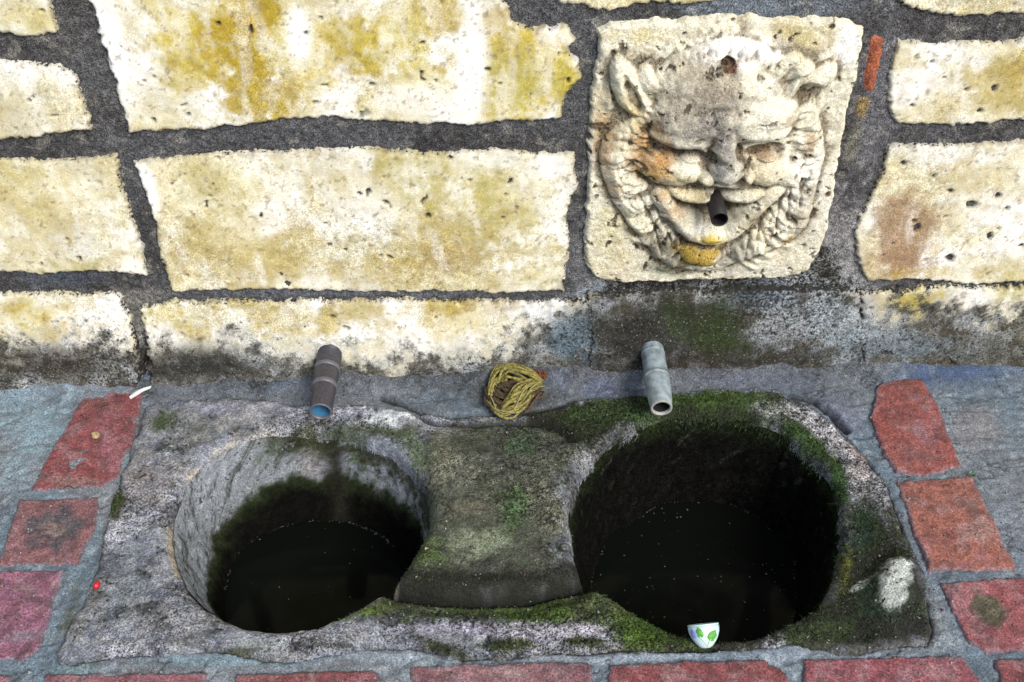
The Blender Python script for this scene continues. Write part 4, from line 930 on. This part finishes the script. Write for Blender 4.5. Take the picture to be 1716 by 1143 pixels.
# ------------------------------------------------------------------ moss on the basin stone
def moss_blades():
    spots = [(1180, 678, 180, 20, 0, 1.), (1010, 704, 100, 34, -10, .9), (1350, 735, 70, 18, 40, 1.), (1410, 815, 22, 70, -10, 1.), (1450, 880, 60, 70, 0, .8), (1490, 990, 80, 120, 0, .55), (1350, 1074, 100, 24, -6, .9), (1120, 1070, 120, 30, 12, 1.), (1230, 1084, 90, 14, 0, .9),
             (830, 1024, 220, 24, 0, .45), (620, 1028, 40, 16, -20, .4), (540, 722, 90, 12, -4, .8), (660, 736, 50, 14, 35, .7), (195, 848, 14, 26, 8, 1.), (750, 1092, 60, 10, 10, .8), (850, 1086, 60, 9, 0, .8), (980, 1080, 70, 8, 0, .8), (400, 1094, 50, 8, 0, .6), (560, 1090, 60, 7, 0, .5), (112, 1050, 10, 60, 20, .5),
             (930, 700, 60, 20, 15, .7), (700, 950, 40, 40, 0, .3), (860, 870, 40, 50, 0, .25), (850, 987, 160, 8, 0, .5), (275, 712, 30, 20, 0, .5)]
    r = np.random.default_rng(11)
    base = slabP; x, y = base[:, 0], base[:, 1]
    dens = np.zeros(len(x)); n = fbm(x, y, 45, 4, 900, .6)
    for b in spots:
        q = blobmask(x, y, PL, b[:5]); dens = np.maximum(dens, np.clip((1 - q + (n - .5) * 2.2) / .5, 0, 1) * b[5])
    for key, a_ in (('belt', 1.), ('corner', .75), ('kerb', .55), ('waist', .10)):
        d_ = sdpoly(x, y, lg(SL_POLY[key])); dens = np.maximum(dens, np.clip(.5 + (d_ + (n - .5) * .06) / .01, 0, 1) * a_ * sst(.35, .6, n + .08))
    r_l = blobmask(x, y, PL, (1500, 990, 40, 45, 30)); dens *= sst(.7, 1.1, r_l)
    dens *= mossKeep
    idx = np.where(r.uniform(0, 1, len(x)) < dens * .8)[0]
    idx = idx[r.permutation(len(idx))[:120000]]
    p = base[idx] + np.c_[r.uniform(-.0008, .0008, (len(idx), 2)), np.zeros(len(idx))]
    m = len(idx); clump = fbm(p[:, 0], p[:, 1], 110, 3, 905)
    th = r.uniform(0, 2 * np.pi, m); ln = (.0014 + .0052 * clump ** 2 * r.uniform(.3, 1.4, m)); tilt = r.uniform(.15, 1.15, m)
    d = np.c_[np.cos(th) * np.sin(tilt), np.sin(th) * np.sin(tilt), np.cos(tilt)]
    # moss hangs over the bowl edge
    for hole in (holeL, holeR):
        c = hole.mean(0); dd = sdpoly(p[:, 0], p[:, 1], hole); w = sst(-.012, .002, dd)
        to = np.c_[c - p[:, :2], np.zeros(m)]; to /= np.linalg.norm(to, axis=1)[:, None]; to[:, 2] = -.8
        d = d * (1 - w[:, None] * .8) + to * w[:, None] * .8; ln = ln * (1 + .6 * w)
    s = np.cross(d, r.normal(0, 1, (m, 3))); s /= np.linalg.norm(s, axis=1)[:, None] + 1e-9
    wd = r.uniform(.0004, .0009, m)
    mid = p + d * (ln * .55)[:, None] + s * 0
    bend = r.normal(0, .25, (m, 3)); tip = p + (d + bend) * ln[:, None]
    V3 = np.stack([p - s * wd[:, None], p + s * wd[:, None], mid + s * (wd * .8)[:, None], tip], 1).reshape(-1, 3)
    f = np.arange(4 * m).reshape(-1, 4)
    g = fbm(p[:, 0], p[:, 1], 28, 3, 907); br = r.uniform(.5, 1.5, m) * (.6 + .9 * clump)
    base_c = slabCol[idx]
    mc = np.where((g > .52)[:, None], np.array([[.036, .064, .010]]), np.array([[.020, .026, .011]]))
    dk = sst(.05, .018, base_c.mean(1))[:, None]
    mc = mc * (1 - dk * .6) + np.array([[.018, .024, .012]]) * dk * .6
    cc = mc * br[:, None]
    pale = r.uniform(0, 1, m) < .05; cc[pale] = np.array([.11, .12, .08])
    o = put_mesh('moss', V3 - BO, f, M_LEAFY, basin, np.repeat(cc, 4, 0), np.zeros((4 * m, 3)), False)
    o['kind'] = 'stuff'
moss_blades()

# ------------------------------------------------------------------ grit and crumbs on the ledge
def crumbs():
    r = np.random.default_rng(21); vs = []; fs = []; cs = []
    k = 0
    def add(p, s, c):
        nonlocal k
        q = r.normal(0, 1, (5, 3)); q /= np.linalg.norm(q, axis=1)[:, None]
        base = np.array([(1, 0, 0), (-.5, .87, 0), (-.5, -.87, 0), (0, 0, .9), (0, 0, -.6)]) + q * .35
        vs.append(np.array(p) + base * s)
        fs.append(np.array([(0, 1, 3), (1, 2, 3), (2, 0, 3), (1, 0, 4), (2, 1, 4), (0, 2, 4)]) + k); cs.append(np.tile(c, (5, 1))); k += 5
    pal = [(.20, .21, .21), (.12, .10, .08), (.04, .035, .03), (.28, .27, .25), (.08, .035, .03)]
    for _ in range(1500):
        px, py = r.uniform(0, 1716), r.uniform(640, 1140)
        x, y = on_ledge(px, py)
        q = np.array([x]), np.array([y])
        if max(sdpoly(*q, holeL)[0], sdpoly(*q, holeR)[0]) > -.012: continue
        on = sdpoly(*q, slab_poly)[0] > 0
        add((x, y, (zslab(*q)[0] if on else .004) + .0008), r.uniform(.0006, .0018) * (1.6 if r.uniform() < .05 else 1), pal[r.integers(0, 5)])
    o = put_mesh('grit', np.vstack(vs), np.vstack(fs), M_LEAFY, None, np.vstack(cs), np.zeros((k, 3)), False)
    tag(o, 'loose sand and crumbs scattered over the ledge and basin stone', 'grit', kind='stuff')
crumbs()

# ------------------------------------------------------------------ twisted rag between the pipes
M_RAG = plain('olive_cloth', (.30, .26, .075), .85, .2, 0, .6, 330, .95, (.075, .07, .025))
M_RAG2 = plain('dull_brown_cloth', (.10, .07, .04), .9, .2, 0, .5, 400, .9, (.025, .02, .014))
M_RAG3 = plain('rust_cloth', (.13, .055, .025), .9, .2, 0, .5, 500, .7, (.10, .03, .02))
M_CREAM = plain('pale_edge_thread', (.36, .33, .17), .85, .2, 0, .3, 500, .5, (.30, .27, .12))
rx, ry = on_ledge(862, 655, .012)
rag = empty('twisted_rag', (rx, ry, .004)); tag(rag, 'olive yellow twisted rag balled up between the two pipes', 'rag')
def rp(px, py, z): 
    x, y = on_ledge(px, py, z); return Vector((x - rx, y - ry, z - .004))
def spline(pts, n=18):
    out = []
    P_ = [pts[0]] + list(pts) + [pts[-1]]
    for i in range(1, len(P_) - 2):
        for k in range(n // (len(pts) - 1) + 1):
            t = k / (n // (len(pts) - 1) + 1); a, b, c, d = P_[i - 1], P_[i], P_[i + 1], P_[i + 2]
            out.append(.5 * ((2 * b) + (c - a) * t + (2 * a - 5 * b + 4 * c - d) * t * t + (3 * b - a - 3 * c + d) * t ** 3))
    out.append(pts[-1]); return out
def bundle(name, mat, centre, width, count, rad, wid=1.0, seed=0):
    """folded cloth: many narrow folds side by side following one path"""
    r = random.Random(seed); vs = []; fs = []
    path = spline([rp(*c) for c in centre], 24)
    for j in range(count):
        off = (j / (count - 1) - .5) * width if count > 1 else 0; pts = []; lift = math.cos((j / max(1, count - 1) - .5) * 2.4) * .004 + r.uniform(-.002, .002)
        ph = r.uniform(0, 6)
        for i, p in enumerate(path):
            tg = path[min(i + 1, len(path) - 1)] - path[max(i - 1, 0)]
            s = Vector((-tg.y, tg.x, 0)); s = s.normalized() if s.length > 1e-6 else Vector((1, 0, 0))
            wv_ = math.sin(math.pi * i / (len(path) - 1)) * .55 + .45
            pts.append(p + s * (off * wv_ + .0012 * math.sin(i * .5 + ph)) + Vector((0, 0, lift + 0)) + s * (.0022 * math.sin(i * .33 + ph * 2)) + Vector((0, 0, .0022 * math.sin(i * .41 + ph * 3))))
        rad_ = rad * r.uniform(.55, 1.15)
        rr = [rad_ * (1 + .25 * math.sin(i * .4 + ph)) for i in range(len(pts))]
        a, b = sweep(pts, rr, 6); n0 = len(vs); vs += a; fs += [tuple(q + n0 for q in t_) for t_ in b]
    return from_py(name, vs, fs, mat, rag)
bundle('folded_cloth', M_RAG, [(822, 672, .010), (832, 640, .022), (850, 622, .034), (882, 628, .034), (906, 645, .022)], .030, 12, .0024, seed=1)
bundle('cloth_fold', M_RAG, [(905, 642, .022), (880, 652, .034), (862, 672, .030), (840, 690, .014)], .026, 10, .0024, seed=2)
bundle('cloth_fold', M_RAG, [(820, 664, .012), (826, 684, .012), (846, 694, .012), (870, 688, .012), (890, 662, .016)], .010, 5, .0024, seed=3)
bundle('cloth_fold', M_RAG2, [(824, 652, .008), (838, 664, .016), (856, 672, .014), (870, 662, .014)], .046, 15, .0028, seed=4)
bundle('cloth_fold', M_RAG2, [(830, 640, .010), (850, 646, .022), (872, 650, .022), (896, 660, .014)], .036, 12, .0028, seed=14)
bundle('cloth_fold', M_RAG2, [(818, 646, .006), (836, 634, .014), (852, 628, .016)], .026, 8, .0028, seed=15)
bundle('cloth_fold', M_RAG2, [(872, 690, .006), (886, 672, .012), (905, 656, .010)], .020, 7, .0024, seed=6)
bundle('rusty_end', M_RAG3, [(884, 618, .014), (900, 622, .018), (912, 636, .014)], .018, 7, .0022, seed=5)
bundle('edge_thread', M_CREAM, [(818, 668, .018), (830, 688, .020), (856, 690, .026), (876, 664, .036), (888, 650, .038), (908, 640, .030)], .002, 2, .0009, seed=8)

# ------------------------------------------------------------------ little cup on the front rim of the right bowl
M_CUP = plain('pale_cup', (.40, .66, .70), .35, .5, 0, .0, 45, .8, (.66, .76, .78))
M_CUPB = plain('violet_patch', (.22, .22, .62), .4, .5, 0, 0, 60, .5, (.40, .55, .75))
M_LEAF = plain('green_leaf', (.07, .30, .035), .5, .4, 0, .2, 250, .5, (.16, .42, .08))
M_STEM = plain('pale_stem', (.50, .68, .40), .5, .4)
gx, gy = on_ledge(1184, 1084, .010)
cup = empty('small_cup', (gx, gy, .008)); tag(cup, 'small pale blue cup with two green leaves on the rim of the right bowl', 'cup')
axd = Vector((-.08, .80, .55)).normalized()
outer = [(.0, .0004), (.0, .0065), (.003, .0105), (.008, .0150), (.015, .0195), (.022, .0222), (.028, .0230), (.033, .0226)]
inner = [(.0325, .0216), (.027, .0220), (.015, .0185), (.006, .012), (.003, .0004)]
v_, f_ = lathe(outer + inner, (0, 0, 0), axd, 40); put_mesh('cup_body', v_, f_[:, ::-1], M_CUP, cup)
cup.scale = (.78, .78, .78)
v_, f_ = lathe([(.0322, .0227), (.0332, .0232), (.0342, .0226), (.0332, .0215)], (0, 0, 0), axd, 40); put_mesh('cup_rim', v_, f_[:, ::-1], M_CUP, cup)
s_ = Vector((1, 0, 0)); s_ = (s_ - axd * s_.dot(axd)).normalized(); t_ = axd.cross(s_)
if (t_.y > 0): t_ = -t_
def cup_pt(d, ang, off=.0006):
    r_ = np.interp(d, [q[0] for q in outer[1:]], [q[1] for q in outer[1:]]) + off
    return axd * d + (s_ * math.sin(ang) + t_ * math.cos(ang)) * r_
def cup_patch(name, outline_c, w, hgt, lean, mat, off=.0006, wav=.0):
    vs = []; fs = []; nR, nA = 6, 20
    for i in range(nR + 1):
        for k in range(nA):
            a = 2 * math.pi * k / nA; q = i / nR
            dx = math.cos(a) * w * q * (1 - .35 * math.sin(a)) ; dy = math.sin(a) * hgt * q
            X = outline_c[0] + dx * math.cos(lean) - dy * math.sin(lean); Yp = outline_c[1] + dx * math.sin(lean) + dy * math.cos(lean)
            vs.append(cup_pt(Yp, X / .02, off + .0012 * (1 - q * q) * (wav + .3) + wav * .001 * math.sin(5 * a) * q))
    for i in range(nR):
        for k in range(nA): fs.append((i * nA + k, i * nA + (k + 1) % nA, (i + 1) * nA + (k + 1) % nA, (i + 1) * nA + k))
    return from_py(name, vs, fs, mat, cup)
cup_patch('leaf', (-.009, .023), .0042, .0075, .12, M_LEAF, .0008, 1.)
cup_patch('leaf', (.009, .017), .0072, .0080, -.5, M_LEAF, .0008, 1.)
cup_patch('violet_patch', (-.020, .022), .0045, .007, .1, M_CUPB, .0004)
for pts in ([(-.012, .022), (-.008, .014), (-.002, .005), (.001, .002)], [(.006, .013), (.003, .007), (.001, .002)]):
    path = spline([cup_pt(d, x / .02, .001) for x, d in pts], 12); a, b = sweep(path, .0007, 6); from_py('stem', a, b, M_STEM, cup)

# ------------------------------------------------------------------ small finds on the bricks and stone
M_FEATHER = plain('white_shard', (.62, .62, .60), .5, .4, 0, .3, 300, .5, (.40, .40, .40))
M_SNAIL = plain('tan_shell', (.46, .33, .18), .4, .5, 0, .2, 220, .7, (.16, .10, .06))
M_RED = plain('red_berry', (.45, .012, .02), .3, .5)
fx_, fy_ = on_ledge(234, 655, .008)
vs = []; fs = []
for i in range(9):
    t = i / 8; w = .0045 * math.sin(math.pi * min(1, t * .9 + .12)) ** .6 * (1.15 if t < .5 else .85)
    p0 = Vector((-.012 + .030 * t, -.012 + .022 * t, .002 + .004 * math.sin(t * 3)))
    s = Vector((-.6, .8, 0))
    for q in (-1, 0, 1): vs.append(p0 + s * w * q + Vector((0, 0, .0022 if q == 0 else 0)))
    for q in (1, -1): vs.append(p0 + s * w * .8 * q + Vector((0, 0, -.0015)))
for i in range(8):
    for k in range(5): a = i * 5 + k; b = i * 5 + (k + 1) % 5; fs.append((a, b, b + 5, a + 5))
fs += [(4, 3, 2, 1, 0), (40, 41, 42, 43, 44)]
o = from_py('shell_sliver', vs, fs, M_FEATHER, None, False); o.location = (fx_, fy_, .004)
tag(o, 'white sliver lying at the upper corner of the top left brick', 'shard')
sx_, sy_ = on_ledge(160, 732, .008)
snail = empty('snail_shell', (sx_, sy_, .006)); tag(snail, 'small tan snail shell on the top left brick', 'shell')
pts = []; rr = []
for i in range(70):
    a = i * .22; g = math.exp(.075 * i * .5) / math.exp(.075 * 35); pts.append(Vector((math.cos(a) * .0058 * g, math.sin(a) * .0058 * g, .006 - .004 * g))); rr.append(.0040 * g + .0004)
a, b = sweep(pts, rr, 10); from_py('whorl', a, b, M_SNAIL, snail)
def berry(px, py, r, z, label):
    x, y = on_ledge(px, py, z); vs = []; fs = []
    for i in range(7):
        ph = math.pi * i / 6
        for k in range(10): th = 2 * math.pi * k / 10; q = r * random.uniform(.85, 1.1); vs.append((q * math.sin(ph) * math.cos(th), q * 1.3 * math.sin(ph) * math.sin(th), q * math.cos(ph)))
    for i in range(6):
        for k in range(10): fs.append((i * 10 + k, (i + 1) * 10 + k, (i + 1) * 10 + (k + 1) % 10, i * 10 + (k + 1) % 10))
    o = from_py('berry', vs, fs, M_RED); o.location = (x, y, z + r * .5); tag(o, label, 'berry')
berry(163, 982, .0045, .012, 'red berry on the left part of the basin stone')
# seedling in the joint of the right bricks, twigs on the top left brick
def leafmesh(L, w):
    vs = []; fs = []
    for i in range(6):
        t = i / 5; ww = w * math.sin(math.pi * (t * .9 + .05)); z = .2 * L * math.sin(t * 2.2)
        vs += [(L * t, -ww, z + .0003), (L * t, 0, z - .0003), (L * t, ww, z + .0003)]
    for i in range(5):
        for k in range(2): a = i * 3 + k; fs.append((a, a + 1, a + 4, a + 3))
    return vs, fs
x, y = on_ledge(1628, 800)
M_SPRIG = plain('dull_green', (.045, .11, .035), .7, .2)
sprig = empty('seedling', (x, y, .003)); tag(sprig, 'tiny green seedling in the joint between the two upper right bricks', 'plant')
for k in range(5):
    a, b = leafmesh(.006 + .002 * (k % 2), .0013); o = from_py('leaf', a, b, M_SPRIG, sprig); o.rotation_euler = (0, -.4, k * 1.3)
M_TWIG = plain('twig', (.05, .035, .025), .9, .1)
for (px, py, an, L, lab) in [(176, 682, 1.2, .016, 'tiny dark twig near the top of the upper left brick'), (140, 700, -.5, .012, 'tiny dark twig at the left side of the upper left brick'), (120, 818, .2, .020, 'dark twig across the joint below the upper left brick'),
                             (1585, 815, .6, .012, 'tiny dark twig on the orange brick at the right')]:
    x, y = on_ledge(px, py, .006); d = Vector((math.cos(an), math.sin(an), 0))
    pts = [Vector((x, y, .0075)) + d * L * (t - .5) + Vector((0, 0, .002 * math.sin(t * 5))) + Vector((-d.y, d.x, 0)) * .002 * math.sin(t * 7) for t in [i / 7 for i in range(8)]]
    a, b = sweep([p - Vector((x, y, .006)) for p in pts], [.0008 * (1 - .5 * i / 7) for i in range(8)], 5)
    o = from_py('twig', a, b, M_TWIG); o.location = (x, y, .006); tag(o, lab, 'twig', 'twigs on the bricks')
